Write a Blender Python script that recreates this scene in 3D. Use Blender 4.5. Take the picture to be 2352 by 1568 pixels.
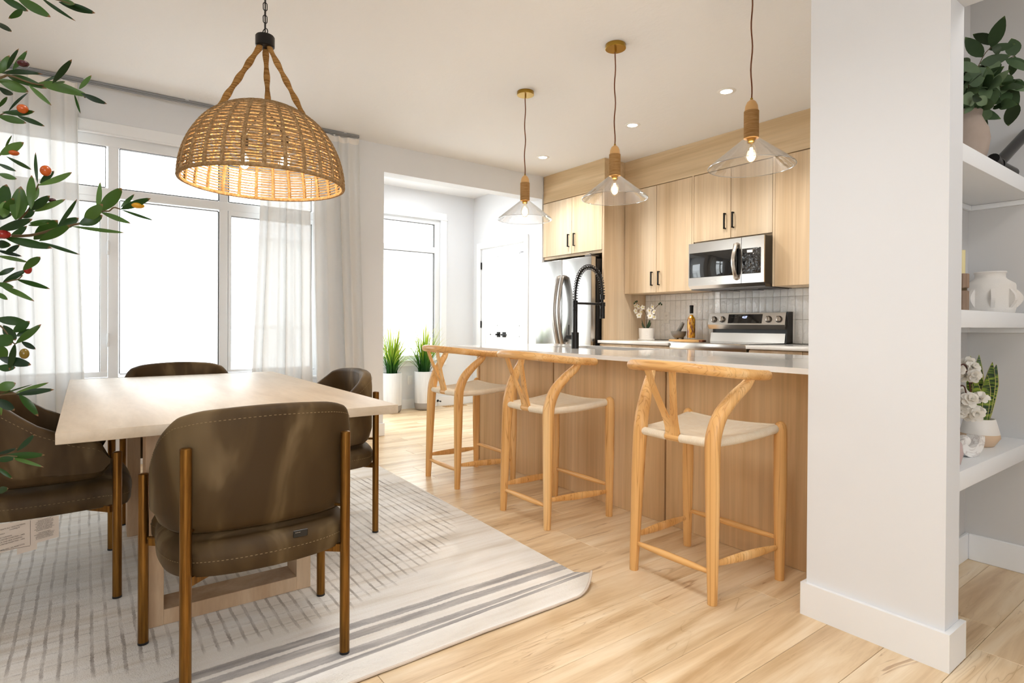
import bpy, bmesh, math, random
from mathutils import Vector, Matrix, noise
PI = math.pi
random.seed(7)
for o in list(bpy.data.objects): bpy.data.objects.remove(o)
S = bpy.context.scene
C = S.collection

# ---------------------------------------------------------------- camera
cam = bpy.data.cameras.new('camera'); camo = bpy.data.objects.new('camera', cam); C.objects.link(camo)
cam.sensor_width = 36; cam.lens = 1329.86 * 36 / 2352
cam.shift_x = -0.00394; cam.shift_y = -0.01354
cam.clip_start = 0.05; cam.clip_end = 200
Rr = Vector((0.5972795, 0.8020128, 0.0057143)); Uu = Vector((-0.0076756, -0.0014085, 0.9999695)); Ff = Vector((-0.8019964, 0.5973052, -0.0053147))
m = Matrix((Rr, Uu, -Ff)).transposed().to_4x4(); m.translation = Vector((0, 0, 1.06))
camo.matrix_world = m
S.camera = camo

# ---------------------------------------------------------------- world, lights, exposure
S.view_settings.view_transform = 'Standard'; S.view_settings.look = 'None'
S.view_settings.gamma = 1; S.view_settings.use_curve_mapping = False
S.view_settings.exposure = 0.58
W = bpy.data.worlds.new('overcast_sky'); S.world = W; W.use_nodes = True
nt = W.node_tree; nt.nodes.clear()
bg = nt.nodes.new('ShaderNodeBackground'); wo = nt.nodes.new('ShaderNodeOutputWorld')
tc = nt.nodes.new('ShaderNodeTexCoord'); nz = nt.nodes.new('ShaderNodeTexNoise'); rp = nt.nodes.new('ShaderNodeValToRGB')
nz.inputs['Scale'].default_value = 2.2; nz.inputs['Detail'].default_value = 4
rp.color_ramp.elements[0].color = (0.90, 0.95, 1.0, 1); rp.color_ramp.elements[1].color = (1.0, 1.0, 1.0, 1)
nt.links.new(tc.outputs['Generated'], nz.inputs['Vector']); nt.links.new(nz.outputs['Fac'], rp.inputs['Fac'])
nt.links.new(rp.outputs['Color'], bg.inputs['Color']); bg.inputs['Strength'].default_value = 4.8
nt.links.new(bg.outputs['Background'], wo.inputs['Surface'])
S.cycles.use_denoising = True
S.cycles.max_bounces = 10; S.cycles.diffuse_bounces = 5; S.cycles.glossy_bounces = 4
S.cycles.transmission_bounces = 6; S.cycles.transparent_max_bounces = 16
S.cycles.caustics_reflective = False; S.cycles.caustics_refractive = False
S.cycles.sample_clamp_indirect = 6.0
S.cycles.use_adaptive_sampling = True; S.cycles.adaptive_threshold = 0.025

def area(name, loc, target, sx, sy, power, col=(1, 1, 1), spread=PI):
    l = bpy.data.lights.new(name, 'AREA'); l.shape = 'RECTANGLE'; l.size = sx; l.size_y = sy; l.energy = power; l.color = col; l.spread = spread
    o = bpy.data.objects.new(name, l); C.objects.link(o); o.location = loc
    o.rotation_euler = (Vector(target) - Vector(loc)).to_track_quat('-Z', 'Y').to_euler()
    return o
# unseen fill lights added to brighten the rooms, hall and nook
area('rear_fill_light', (3.15, -0.9, 1.5), (-2, 0.2, 1.3), 1.6, 1.4, 16, (0.94, 0.97, 1.0))  # added fill from behind the camera, set at the rear wall opening
area('living_room_fill_light', (-0.6, -1.7, 2.7), (-0.9, 0.6, 0.4), 1.2, 1.2, 9, (0.94, 0.97, 1.0))  # added overhead fill for the room, no fixture behind it
area('dining_fill_light', (-1.0, 0.85, 2.72), (-1.0, 0.9, 0), 0.7, 0.7, 10, (1.0, 0.985, 0.965), math.radians(115))  # added fill aimed straight down to brighten the floor and stools
area('hall_fill_light', (0.6, 2.75, 2.6), (-0.4, 2.9, 0.6), 0.5, 0.4, 6.0, (1.0, 0.95, 0.90))  # added fill that lifts the hall walls and shelf foliage
area('nook_fill_light', (-5.9, 3.2, 2.72), (-5.9, 3.25, 0), 0.5, 0.5, 7, (0.97, 0.985, 1.0))  # added fill that brightens the nook walls

# ---------------------------------------------------------------- helpers
class MB:
    def __init__(s): s.v = []; s.f = []; s.sm = []; s.at = []
    def add(s, vs, fs, smooth=True, at=None):
        n = len(s.v); s.v += [tuple(x) for x in vs]; s.f += [tuple(i + n for i in f) for f in fs]; s.sm += [smooth] * len(fs)
        s.at += (list(at) if at is not None else [0.0] * len(vs))
        return s
    def box(s, a, b):
        x0, y0, z0 = [min(a[i], b[i]) for i in range(3)]; x1, y1, z1 = [max(a[i], b[i]) for i in range(3)]
        vs = [(x0, y0, z0), (x1, y0, z0), (x1, y1, z0), (x0, y1, z0), (x0, y0, z1), (x1, y0, z1), (x1, y1, z1), (x0, y1, z1)]
        return s.add(vs, [(0, 3, 2, 1), (4, 5, 6, 7), (0, 1, 5, 4), (1, 2, 6, 5), (2, 3, 7, 6), (3, 0, 4, 7)], False)
    def rbox(s, a, b, r=0.004, seg=2):
        bm = bmesh.new(); bmesh.ops.create_cube(bm, size=1)
        a = Vector([min(a[i], b[i]) for i in range(3)]); b2 = Vector([max(a[i], b[i]) for i in range(3)])
        d = b2 - a; r = min(r, min(d) * 0.45)
        for v in bm.verts: v.co = Vector((a[i] + (v.co[i] + 0.5) * d[i] for i in range(3)))
        bmesh.ops.bevel(bm, geom=bm.edges[:], offset=r, segments=seg, profile=0.5, affect='EDGES')
        vs = [v.co.copy() for v in bm.verts]; idx = {v: i for i, v in enumerate(bm.verts)}
        fs = [tuple(idx[v] for v in f.verts) for f in bm.faces]; bm.free()
        return s.add(vs, fs, seg > 1)
    def tube(s, pts, r, n=10, caps=True, closed=False, flat=1.0, up=None):
        pts = [Vector(p) for p in pts]; N = len(pts)
        rs = r if isinstance(r, (list, tuple)) else [r] * N
        T = []
        for i in range(N):
            if closed: t = pts[(i + 1) % N] - pts[i - 1]
            else: t = pts[min(i + 1, N - 1)] - pts[max(i - 1, 0)]
            if t.length < 1e-9: t = Vector((0, 0, 1))
            T.append(t.normalized())
        u = Vector(up) if up else (Vector((0, 0, 1)) if abs(T[0].z) < 0.9 else Vector((1, 0, 0)))
        u = (u - T[0] * u.dot(T[0])).normalized(); vs = []
        at = []
        for i in range(N):
            if i: 
                u = u - T[i] * u.dot(T[i])
                if u.length < 1e-6: u = T[i].orthogonal()
                u.normalize()
            w = T[i].cross(u)
            for k in range(n):
                a = 2 * PI * k / n
                vs.append(pts[i] + (u * math.cos(a) + w * math.sin(a) * flat) * rs[i]); at.append(i / max(1, N - 1))
        fs = []
        for i in range(N if closed else N - 1):
            j = (i + 1) % N
            for k in range(n):
                k2 = (k + 1) % n; fs.append((i * n + k, i * n + k2, j * n + k2, j * n + k))
        if caps and not closed:
            fs.append(tuple(reversed(range(n)))); fs.append(tuple((N - 1) * n + k for k in range(n)))
        return s.add(vs, fs, True, at)
    def lathe(s, prof, c=(0, 0, 0), n=32, axis='z', close=True):
        vs = []; fs = []; N = len(prof)
        for r, z in prof:
            for k in range(n):
                a = 2 * PI * k / n
                if axis == 'z': vs.append((c[0] + r * math.cos(a), c[1] + r * math.sin(a), c[2] + z))
                elif axis == 'y': vs.append((c[0] + r * math.cos(a), c[1] + z, c[2] + r * math.sin(a)))
                else: vs.append((c[0] + z, c[1] + r * math.cos(a), c[2] + r * math.sin(a)))
        for i in range(N - 1):
            for k in range(n):
                k2 = (k + 1) % n; fs.append((i * n + k, i * n + k2, (i + 1) * n + k2, (i + 1) * n + k))
        if close:
            if prof[0][0] > 1e-6: fs.append(tuple(reversed(range(n))))
            if prof[-1][0] > 1e-6: fs.append(tuple((N - 1) * n + k for k in range(n)))
        return s.add(vs, fs, True)
    def cyl(s, a, b, r, n=16, r2=None):
        return s.tube([a, b], [r, r if r2 is None else r2], n)
    def sphere(s, c, rx, ry=None, rz=None, n=14, m=9):
        ry = ry or rx; rz = rz or rx; vs = [(c[0], c[1], c[2] - rz)]
        for i in range(1, m):
            t = -PI / 2 + PI * i / m
            for k in range(n):
                a = 2 * PI * k / n; vs.append((c[0] + rx * math.cos(t) * math.cos(a), c[1] + ry * math.cos(t) * math.sin(a), c[2] + rz * math.sin(t)))
        vs.append((c[0], c[1], c[2] + rz)); fs = []
        for k in range(n):
            fs.append((0, 1 + (k + 1) % n, 1 + k)); fs.append((len(vs) - 1, 1 + (m - 2) * n + k, 1 + (m - 2) * n + (k + 1) % n))
        for i in range(m - 2):
            for k in range(n):
                k2 = (k + 1) % n; fs.append((1 + i * n + k, 1 + i * n + k2, 1 + (i + 1) * n + k2, 1 + (i + 1) * n + k))
        return s.add(vs, fs, True)
    def xf(s, M):
        s.v = [tuple(M @ Vector(p)) for p in s.v]; return s
    def mesh(s, name, mat):
        me = bpy.data.meshes.new(name); me.from_pydata(s.v, [], s.f); me.update()
        me.polygons.foreach_set('use_smooth', s.sm)
        if any(s.at):
            a = me.attributes.new('along', 'FLOAT', 'POINT'); a.data.foreach_set('value', s.at)
        if mat: me.materials.append(mat)
        return me
    def build(s, name, mat, parent=None, loc=None):
        # loc: the object's origin in the same space as the vertices
        if loc is not None: s.v = [(p[0] - loc[0], p[1] - loc[1], p[2] - loc[2]) for p in s.v]
        o = bpy.data.objects.new(name, s.mesh(name, mat)); C.objects.link(o)
        if parent: o.parent = parent
        if loc is not None: o.location = loc
        fix_sharp(o)
        return o
def fix_sharp(o):
    me = o.data
    if any(p.use_smooth for p in me.polygons):
        try: me.set_sharp_from_angle(angle=math.radians(42))
        except Exception: pass
def tag(o, label=None, cat=None, group=None, kind=None):
    if label: o['label'] = label
    if cat: o['category'] = cat
    if group: o['group'] = group
    if kind: o['kind'] = kind
    return o
def empty(name, loc, rz=0, label=None, cat=None, group=None, kind=None):
    o = bpy.data.objects.new(name, None); C.objects.link(o); o.location = loc; o.rotation_euler = (0, 0, rz); o.empty_display_size = 0.05
    return tag(o, label, cat, group, kind)
def struct(o): o['kind'] = 'structure'; return o
def catmull(P, k=6, closed=False):
    P = [Vector(p) for p in P]; out = []; N = len(P)
    for i in range(N if closed else N - 1):
        p0 = P[i - 1] if (i or closed) else P[0] * 2 - P[1]; p1 = P[i]; p2 = P[(i + 1) % N]
        p3 = P[(i + 2) % N] if (closed or i + 2 < N) else P[-1] * 2 - P[-2]
        for j in range(k):
            t = j / k; out.append(0.5 * ((2 * p1) + (p2 - p0) * t + (2 * p0 - 5 * p1 + 4 * p2 - p3) * t * t + (3 * p1 - p0 - 3 * p2 + p3) * t ** 3))
    if not closed: out.append(P[-1])
    return out
def text(name, s, mat, parent, size, M, align='LEFT', depth=0.0002):
    cu = bpy.data.curves.new(name, 'FONT'); cu.body = s; cu.size = size; cu.align_x = align; cu.extrude = depth; cu.resolution_u = 2
    t = bpy.data.objects.new(name, cu); C.objects.link(t)
    dg = bpy.context.evaluated_depsgraph_get(); me = bpy.data.meshes.new_from_object(t.evaluated_get(dg))
    bpy.data.objects.remove(t); me.materials.clear(); me.materials.append(mat)
    o = bpy.data.objects.new(name, me); C.objects.link(o); o.parent = parent; o.matrix_local = M
    return o
def sweep_leaf(mb, a, b, w, nrm, bend=0.0, fold=0.25, n=7, tipw=0.5, shape=None):
    a = Vector(a); b = Vector(b); d = b - a; L = d.length; t = d.normalized(); nrm = Vector(nrm); nrm = (nrm - t * nrm.dot(t))
    nrm = nrm.normalized() if nrm.length > 1e-5 else t.orthogonal().normalized(); sd = t.cross(nrm)
    vs = []; at = []; fs = []
    for i in range(n + 1):
        u = i / n; ww = w * 0.5 * (shape(u) if shape else (math.sin(PI * min(1, u ** 0.85 * 1.0)) ** 0.8 if 0 < u < 1 else 0.04))
        ww = max(ww, w * 0.02)
        c = a + d * u + nrm * (bend * L * math.sin(PI * u)) 
        vs += [c - sd * ww + nrm * ww * fold, c, c + sd * ww + nrm * ww * fold]; at += [max(u, 0.001)] * 3
    for i in range(n):
        k = i * 3; fs += [(k, k + 1, k + 4, k + 3), (k + 1, k + 2, k + 5, k + 4)]
    mb.add(vs, fs, True, at)
    return mb

# ---------------------------------------------------------------- materials
def srgb(r, g, b):
    f = lambda c: (c / 255 / 12.92) if c / 255 <= 0.04045 else ((c / 255 + 0.055) / 1.055) ** 2.4
    return (f(r), f(g), f(b), 1)
class N:
    def __init__(s, name):
        s.m = bpy.data.materials.new(name); s.m.use_nodes = True; s.t = s.m.node_tree; s.t.nodes.clear()
        s.out = s.n('ShaderNodeOutputMaterial'); 
    def n(s, k, **kw):
        x = s.t.nodes.new(k)
        for a, b in kw.items(): setattr(x, a, b)
        return x
    def l(s, a, b): s.t.links.new(a, b)
    def bsdf(s, **kw):
        b = s.n('ShaderNodeBsdfPrincipled'); s.b = b
        for k, v in kw.items(): s.set(k, v)
        s.l(b.outputs[0], s.out.inputs[0]); return b
    def set(s, k, v):
        i = s.b.inputs[{'color': 'Base Color', 'rough': 'Roughness', 'metal': 'Metallic', 'spec': 'Specular IOR Level', 'sheen': 'Sheen Weight', 'coat': 'Coat Weight'}.get(k, k)]
        if isinstance(v, bpy.types.NodeSocket): s.l(v, i)
        else: i.default_value = v
    def coords(s, scale=(1, 1, 1), src='Object', rot=(0, 0, 0), rand=0.0):
        c = s.n('ShaderNodeTexCoord'); mp = s.n('ShaderNodeMapping'); mp.inputs['Scale'].default_value = scale; mp.inputs['Rotation'].default_value = rot
        s.l(c.outputs[src], mp.inputs['Vector'])
        if rand:
            oi = s.n('ShaderNodeObjectInfo'); mm = s.n('ShaderNodeMath', operation='MULTIPLY'); mm.inputs[1].default_value = rand
            cb = s.n('ShaderNodeCombineXYZ'); s.l(oi.outputs['Random'], mm.inputs[0])
            for i in range(3): s.l(mm.outputs[0], cb.inputs[i])
            s.l(cb.outputs[0], mp.inputs['Location'])
        return mp.outputs[0]
    def noise(s, vec, scale=5, detail=4, rough=0.55, dist=0.0):
        x = s.n('ShaderNodeTexNoise'); x.inputs['Scale'].default_value = scale; x.inputs['Detail'].default_value = detail
        x.inputs['Roughness'].default_value = rough; x.inputs['Distortion'].default_value = dist; s.l(vec, x.inputs['Vector']); return x.outputs['Fac']
    def ramp(s, fac, stops):
        r = s.n('ShaderNodeValToRGB'); e = r.color_ramp.elements
        while len(e) < len(stops): e.new(0.5)
        for i, (p, c) in enumerate(stops): e[i].position = p; e[i].color = c if len(c) == 4 else (*c, 1)
        s.l(fac, r.inputs[0]); return r.outputs[0]
    def mix(s, f, a, b, mode='MIX'):
        x = s.n('ShaderNodeMix', data_type='RGBA', blend_type=mode)
        for i, v in ((0, f), (6, a), (7, b)):
            if isinstance(v, bpy.types.NodeSocket): s.l(v, x.inputs[i])
            else: x.inputs[i].default_value = v
        return x.outputs[2]
    def math(s, op, a, b=None, c=None):
        x = s.n('ShaderNodeMath', operation=op)
        for i, v in enumerate((a, b, c)):
            if v is None: continue
            if isinstance(v, bpy.types.NodeSocket): s.l(v, x.inputs[i])
            else: x.inputs[i].default_value = v
        return x.outputs[0]
    def bump(s, h, strength=0.2, dist=0.01):
        b = s.n('ShaderNodeBump'); b.inputs['Strength'].default_value = strength; b.inputs['Distance'].default_value = dist
        s.l(h, b.inputs['Height']); s.l(b.outputs[0], s.b.inputs['Normal']); return b
def plain(name, col, rough=0.5, metal=0.0, spec=0.5, var=0.0, bump=0.0, bscale=200, **kw):
    x = N(name); x.bsdf(rough=rough, metal=metal, spec=spec, **kw)
    v = x.coords()
    if var:
        f = x.noise(v, 6, 4); d = tuple(c * (1 - var) for c in col[:3]) + (1,); l = tuple(min(1, c * (1 + var)) for c in col[:3]) + (1,)
        x.set('color', x.ramp(f, [(0.3, d), (0.7, l)]))
    else: x.set('color', col)
    if bump: x.bump(x.noise(v, bscale, 3), bump, 0.002)
    return x.m
def wood(name, cols, axis='z', scale=1.0, rough=0.45, rand=0.0, fine=0.35, streak=None, src='Object', spec=0.35, pinch=0.03, bump=0.06):
    x = N(name); x.bsdf(rough=rough, spec=spec)
    a = {'x': (pinch * 30, 14, 14), 'y': (14, pinch * 30, 14), 'z': (14, 14, pinch * 30)}[axis]
    v = x.coords(tuple(k * scale for k in a), src, rand=rand * 20)
    n1 = x.noise(v, 0.55, 5, 0.6, 0.6)
    v2 = x.coords(tuple(k * scale * (4 if k > 2 else 1.2) for k in a), src, rand=rand * 13)
    n2 = x.noise(v2, 1.6, 3, 0.6)
    c = x.ramp(n1, [(0.28, cols[0]), (0.5, cols[1]), (0.72, cols[2])])
    g = x.ramp(n2, [(0.35, (1 - fine * 0.6,) * 3), (0.6, (1, 1, 1))])
    c = x.mix(1.0, c, g, 'MULTIPLY')
    if streak:
        v3 = x.coords(tuple(k * scale * 0.8 for k in a), src, rand=rand * 31); n3 = x.noise(v3, 0.9, 4, 0.7, 1.2)
        f = x.ramp(n3, [(streak[1], (0, 0, 0)), (streak[1] + 0.1, (1, 1, 1))]); c = x.mix(x.math('MULTIPLY', f, streak[2]), c, streak[0])
    if rand:
        oi = x.n('ShaderNodeObjectInfo'); r = x.ramp(oi.outputs['Random'], [(0, (0.88, 0.87, 0.86)), (0.5, (0.97, 0.965, 0.955)), (1, (1.05, 1.04, 1.02))]); c = x.mix(1.0, c, r, 'MULTIPLY')
    x.set('color', c)
    if bump: x.bump(n2, bump, 0.002)
    return x.m
def thinglass(name, tint=(1, 1, 1, 1), base=0.03, edge=0.5, power=2.5, rough=0.0, dist=False):
    x = N(name); tr = x.n('ShaderNodeBsdfTransparent'); tr.inputs[0].default_value = tint; gl = x.n('ShaderNodeBsdfGlossy'); gl.inputs['Roughness'].default_value = rough
    lw = x.n('ShaderNodeLayerWeight'); lw.inputs['Blend'].default_value = 0.5
    f = x.math('POWER', lw.outputs['Facing'], power); f = x.math('MULTIPLY_ADD', f, edge, base); 
    if dist:
        b = x.n('ShaderNodeBump'); b.inputs['Strength'].default_value = 0.25; b.inputs['Distance'].default_value = 0.01; x.l(x.noise(x.coords(), 22, 2), b.inputs['Height']); x.l(b.outputs[0], gl.inputs['Normal'])
    mx = x.n('ShaderNodeMixShader'); x.l(f, mx.inputs[0]); x.l(tr.outputs[0], mx.inputs[1]); x.l(gl.outputs[0], mx.inputs[2]); x.l(mx.outputs[0], x.out.inputs[0])
    return x.m
def emit(name, col, strength):
    x = N(name); e = x.n('ShaderNodeEmission'); e.inputs[0].default_value = col; e.inputs[1].default_value = strength; x.l(e.outputs[0], x.out.inputs[0]); return x.m
def translucent(name, col, trans=0.4, see=0.0, rough=0.6, weave=False, tcol=None, stops=None, vein=None):
    x = N(name); b = x.bsdf(rough=rough, spec=0.3); c = col
    if stops is not None:
        at = x.n('ShaderNodeAttribute'); at.attribute_name = 'along'; oi = x.n('ShaderNodeObjectInfo')
        c0 = x.ramp(oi.outputs['Random'], [(0, stops[0]), (0.5, stops[1]), (1, stops[2])])
        c = x.mix(x.ramp(at.outputs['Fac'], [(0.9, (0, 0, 0)), (0.97, (1, 1, 1))]), c0, stops[3])
        nn = x.noise(x.coords((1, 1, 1)), 60, 3); c = x.mix(0.35, c, x.mix(nn, (0.5, 0.5, 0.5, 1), (1.3, 1.3, 1.3, 1)), 'MULTIPLY')
    x.set('color', c)
    tl = x.n('ShaderNodeBsdfTranslucent'); 
    if isinstance(c, bpy.types.NodeSocket): x.l(c, tl.inputs[0])
    else: tl.inputs[0].default_value = tcol or col
    mx = x.n('ShaderNodeMixShader'); mx.inputs[0].default_value = trans; x.l(b.outputs[0], mx.inputs[1]); x.l(tl.outputs[0], mx.inputs[2]); last = mx
    if see:
        tr = x.n('ShaderNodeBsdfTransparent'); m2 = x.n('ShaderNodeMixShader')
        lw = x.n('ShaderNodeLayerWeight'); lw.inputs['Blend'].default_value = 0.5
        f = x.math('SUBTRACT', 1.0, lw.outputs['Facing']); f = x.math('POWER', f, 0.7); f = x.math('MULTIPLY', f, see)
        if weave:
            vv = x.coords(); w1 = x.noise(x.coords((40, 40, 900)), 1, 2); w2 = x.noise(x.coords((700, 700, 20)), 1, 2)
            ww = x.math('ADD', w1, w2); ww = x.math('MULTIPLY_ADD', ww, 0.5, 0.5); f = x.math('MULTIPLY', f, ww)
        x.l(f, m2.inputs[0]); x.l(mx.outputs[0], m2.inputs[1]); x.l(tr.outputs[0], m2.inputs[2]); last = m2
    x.l(last.outputs[0], x.out.inputs[0]); return x.m

M = {}
M['wall'] = plain('wall_paint', srgb(226, 228, 231), 0.75, bump=0.03, bscale=260)
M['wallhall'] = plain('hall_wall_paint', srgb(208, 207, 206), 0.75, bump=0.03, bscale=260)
x = N('textured_ceiling_paint'); x.bsdf(rough=0.85, color=srgb(238, 238, 239)); cc = x.coords(); x.bump(x.math('ADD', x.noise(cc, 60, 4), x.ramp(x.noise(cc, 22, 3), [(0.45, (0, 0, 0)), (0.6, (1, 1, 1))])), 0.10, 0.004); M['ceiling'] = x.m
M['trim'] = plain('white_trim_paint', srgb(238, 240, 242), 0.4)
M['vinyl'] = plain('white_vinyl', srgb(232, 234, 236), 0.35)
M['gasket'] = plain('dark_gasket', srgb(70, 66, 62), 0.6)
M['black'] = plain('matte_black_metal', srgb(22, 20, 20), 0.38, metal=0.4)
M['blackplastic'] = plain('black_plastic', srgb(16, 15, 15), 0.35)
M['blackglass'] = plain('black_glass', srgb(10, 10, 11), 0.04, spec=0.9)
x = N('wavy_black_film'); x.bsdf(rough=0.06, color=srgb(14, 14, 16), spec=1.0); x.bump(x.noise(x.coords(), 26, 2, 0.5, 0.8), 0.7, 0.02); M['film'] = x.m
def steel(name, axis=(1, 1, 220), col=srgb(205, 199, 192), rough=0.24):
    x = N(name); x.bsdf(metal=1.0, color=col); n = x.noise(x.coords(axis), 1.5, 3); x.set('rough', x.math('MULTIPLY_ADD', n, 0.12, rough - 0.06)); x.bump(n, 0.02, 0.001); return x.m
M['steel'] = steel('brushed_stainless_steel'); M['steelv'] = steel('fridge_stainless_steel', (220, 220, 1), srgb(196, 194, 191), 0.24)
M['steeldark'] = plain('dark_steel', srgb(95, 90, 86), 0.35, metal=0.9)
M['cab'] = wood('light_oak_cabinet_laminate', (srgb(202, 174, 138), srgb(225, 202, 170), srgb(239, 221, 194)), 'z', 0.62, 0.5, rand=0.15, fine=0.14)
M['cabh'] = wood('light_oak_horizontal_laminate', (srgb(184, 156, 118), srgb(208, 182, 144), srgb(226, 204, 170)), 'x', 0.62, 0.5, fine=0.14)
M['cabi'] = wood('warm_oak_island_laminate', (srgb(198, 162, 118), srgb(222, 188, 144), srgb(234, 204, 163)), 'z', 0.62, 0.5, rand=0.15, fine=0.2)
M['cabd'] = plain('cabinet_dark_brown', srgb(138, 104, 66), 0.6)  # plain darker brown for the island body and the vent slats
def floormat():
    x = N('light_maple_vinyl_plank'); x.bsdf(spec=0.45)
    v = x.coords((5.5, 0.62, 5.5), rand=40.0)
    w = x.noise(v, 0.75, 3, 0.5, 1.2)                     # swirling figure
    fig = x.math('ABSOLUTE', x.math('SINE', x.math('MULTIPLY', w, 46.0)))
    fig = x.ramp(fig, [(0.0, (0.70, 0.63, 0.54)), (0.16, (0.93, 0.91, 0.88)), (1.0, (1, 1, 1))])
    msk = x.ramp(x.noise(x.coords((3.2, 1.1, 3.2), rand=23.0), 0.9, 3, 0.6), [(0.50, (0, 0, 0)), (0.64, (1, 1, 1))])
    c = x.ramp(x.noise(x.coords((16, 1.3, 16), rand=31.0), 0.8, 5, 0.62, 0.5), [(0.30, srgb(196, 164, 124)), (0.48, srgb(225, 199, 161)), (0.68, srgb(243, 225, 196))])
    c = x.mix(msk, c, x.mix(1.0, c, fig, 'MULTIPLY'))
    st = x.ramp(x.noise(x.coords((20, 2.6, 20), rand=57.0), 0.75, 4, 0.62, 1.6), [(0.64, (0, 0, 0)), (0.70, (1, 1, 1))])
    c = x.mix(x.math('MULTIPLY', st, 0.6), c, srgb(150, 106, 66))
    oi = x.n('ShaderNodeObjectInfo'); r = x.ramp(oi.outputs['Random'], [(0, (0.93, 0.925, 0.915)), (0.5, (0.98, 0.975, 0.97)), (1, (1.03, 1.025, 1.02))]); c = x.mix(1.0, c, r, 'MULTIPLY')
    x.set('color', c); g = x.noise(x.coords((90, 4, 90), rand=11.0), 1.0, 3); x.set('rough', x.math('MULTIPLY_ADD', g, 0.10, 0.25)); x.bump(g, 0.03, 0.001)
    return x.m
M['floor'] = floormat()
M['grout'] = plain('plank_core', srgb(150, 118, 80), 0.8)
def ash(name, ax):
    x = N(name); x.bsdf(rough=0.36, spec=0.4)
    sc = {'z': (30, 30, 0.7), 'x': (0.7, 30, 30)}[ax]
    w = x.noise(x.coords(sc, rand=9.0), 0.62, 2, 0.5, 0.5); g = x.math('ABSOLUTE', x.math('SINE', x.math('MULTIPLY', w, 26.0)))
    base = x.ramp(x.noise(x.coords(tuple(k * 0.5 for k in sc), rand=5.0), 0.8, 3), [(0.35, srgb(216, 162, 96)), (0.55, srgb(232, 184, 120)), (0.7, srgb(241, 203, 148))])
    c = x.mix(1.0, base, x.ramp(g, [(0.0, (0.70, 0.60, 0.48)), (0.3, (0.95, 0.93, 0.90)), (1.0, (1, 1, 1))]), 'MULTIPLY')
    x.set('color', c); return x.m
M['stool'] = ash('honey_ash_wood', 'z')
M['stoolx'] = ash('honey_ash_wood_crosswise', 'x')
M['table'] = wood('washed_mango_wood', (srgb(180, 162, 138), srgb(200, 184, 162), srgb(214, 200, 180)), 'x', 0.7, 0.42, fine=0.08, pinch=0.08)
M['tablez'] = wood('washed_mango_wood_upright', (srgb(170, 138, 106), srgb(188, 158, 126), srgb(204, 178, 148)), 'z', 0.9, 0.55, fine=0.12, pinch=0.08)
M['quartz'] = plain('white_quartz', srgb(238, 236, 233), 0.08, spec=0.6, var=0.02)
M['brass'] = plain('brushed_brass', srgb(176, 140, 62), 0.25, metal=1.0)
x = N('antique_brass_leg'); x.bsdf(metal=0.9, rough=0.36); x.set('color', x.ramp(x.noise(x.coords((60, 60, 3)), 2, 3), [(0.3, srgb(104, 70, 30)), (0.7, srgb(146, 104, 46))])); M['leg'] = x.m
x = N('olive_brown_velvet'); x.bsdf(rough=0.62, spec=0.25); n = x.noise(x.coords((1.6, 1.6, 0.55)), 3.4, 3, 0.5, 1.0); x.set('color', x.ramp(n, [(0.38, srgb(60, 43, 19)), (0.5, srgb(74, 56, 30)), (0.60, srgb(102, 84, 57))])); x.b.inputs['Sheen Weight'].default_value = 0.1; x.b.inputs['Sheen Roughness'].default_value = 0.35; x.b.inputs['Sheen Tint'].default_value = srgb(190, 165, 125); x.bump(x.noise(x.coords(), 900, 2), 0.06, 0.001); M['velvet'] = x.m
M['thread'] = plain('tan_thread', srgb(136, 114, 80), 0.8)
M['jute'] = (lambda: (lambda x: (x.bsdf(rough=0.85, spec=0.1), x.set('color', x.ramp(x.noise(x.coords(), 90, 3), [(0.3, srgb(128, 100, 66)), (0.55, srgb(160, 130, 92)), (0.75, srgb(188, 160, 122))])), x.bump(x.noise(x.coords(), 400, 2), 0.4, 0.002), x.m)[-1])(N('jute_cord')))()
M['rope'] = (lambda: (lambda x: (x.bsdf(rough=0.85, spec=0.1), x.set('color', x.ramp(x.noise(x.coords((8, 8, 330)), 1, 2), [(0.35, srgb(128, 90, 46)), (0.65, srgb(178, 136, 82))])), x.bump(x.noise(x.coords((8, 8, 330)), 1, 2), 0.6, 0.003), x.m)[-1])(N('wound_jute_rope')))()
M['wrap'] = (lambda x: (x.bsdf(rough=0.9, spec=0.1), x.set('color', x.ramp(x.noise(x.coords((20, 20, 260)), 1, 3), [(0.3, srgb(150, 112, 68)), (0.7, srgb(180, 142, 96))])), x.bump(x.noise(x.coords((60, 60, 400)), 1, 3), 0.4, 0.002), x.m)[-1])(N('fuzzy_jute_wrap'))
M['bead'] = plain('turned_light_wood', srgb(214, 170, 112), 0.4, var=0.08)
M['cord'] = plain('brown_fabric_cord', srgb(112, 62, 34), 0.7)
M['glass'] = thinglass('clear_shade_glass', (1, 1, 1, 1), 0.07, 0.7, 2.0, dist=True)
M['pane'] = thinglass('window_glass', (0.97, 0.985, 0.98, 1), 0.03, 0.35, 4)
M['bulbglass'] = thinglass('bulb_glass', (1, 0.97, 0.9, 1), 0.05, 0.5, 2)
M['filament'] = emit('glowing_filament', (1, 0.72, 0.42, 1), 120)
M['led'] = emit('downlight_led', (1, 0.93, 0.82, 1), 14)
M['sheer'] = translucent('white_sheer_linen', srgb(226, 226, 225), 0.11, 0.075, weave=True)
M['sheertop'] = plain('white_curtain_tape', srgb(236, 231, 224), 0.7)
M['rail'] = plain('grey_aluminium_track', srgb(150, 152, 155), 0.35, metal=0.6)
M['olive'] = translucent('olive_leaf', srgb(50, 85, 20), 0.22, rough=0.36, stops=(srgb(14, 36, 14), srgb(36, 68, 14), srgb(82, 112, 52), srgb(130, 92, 62)))
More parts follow.
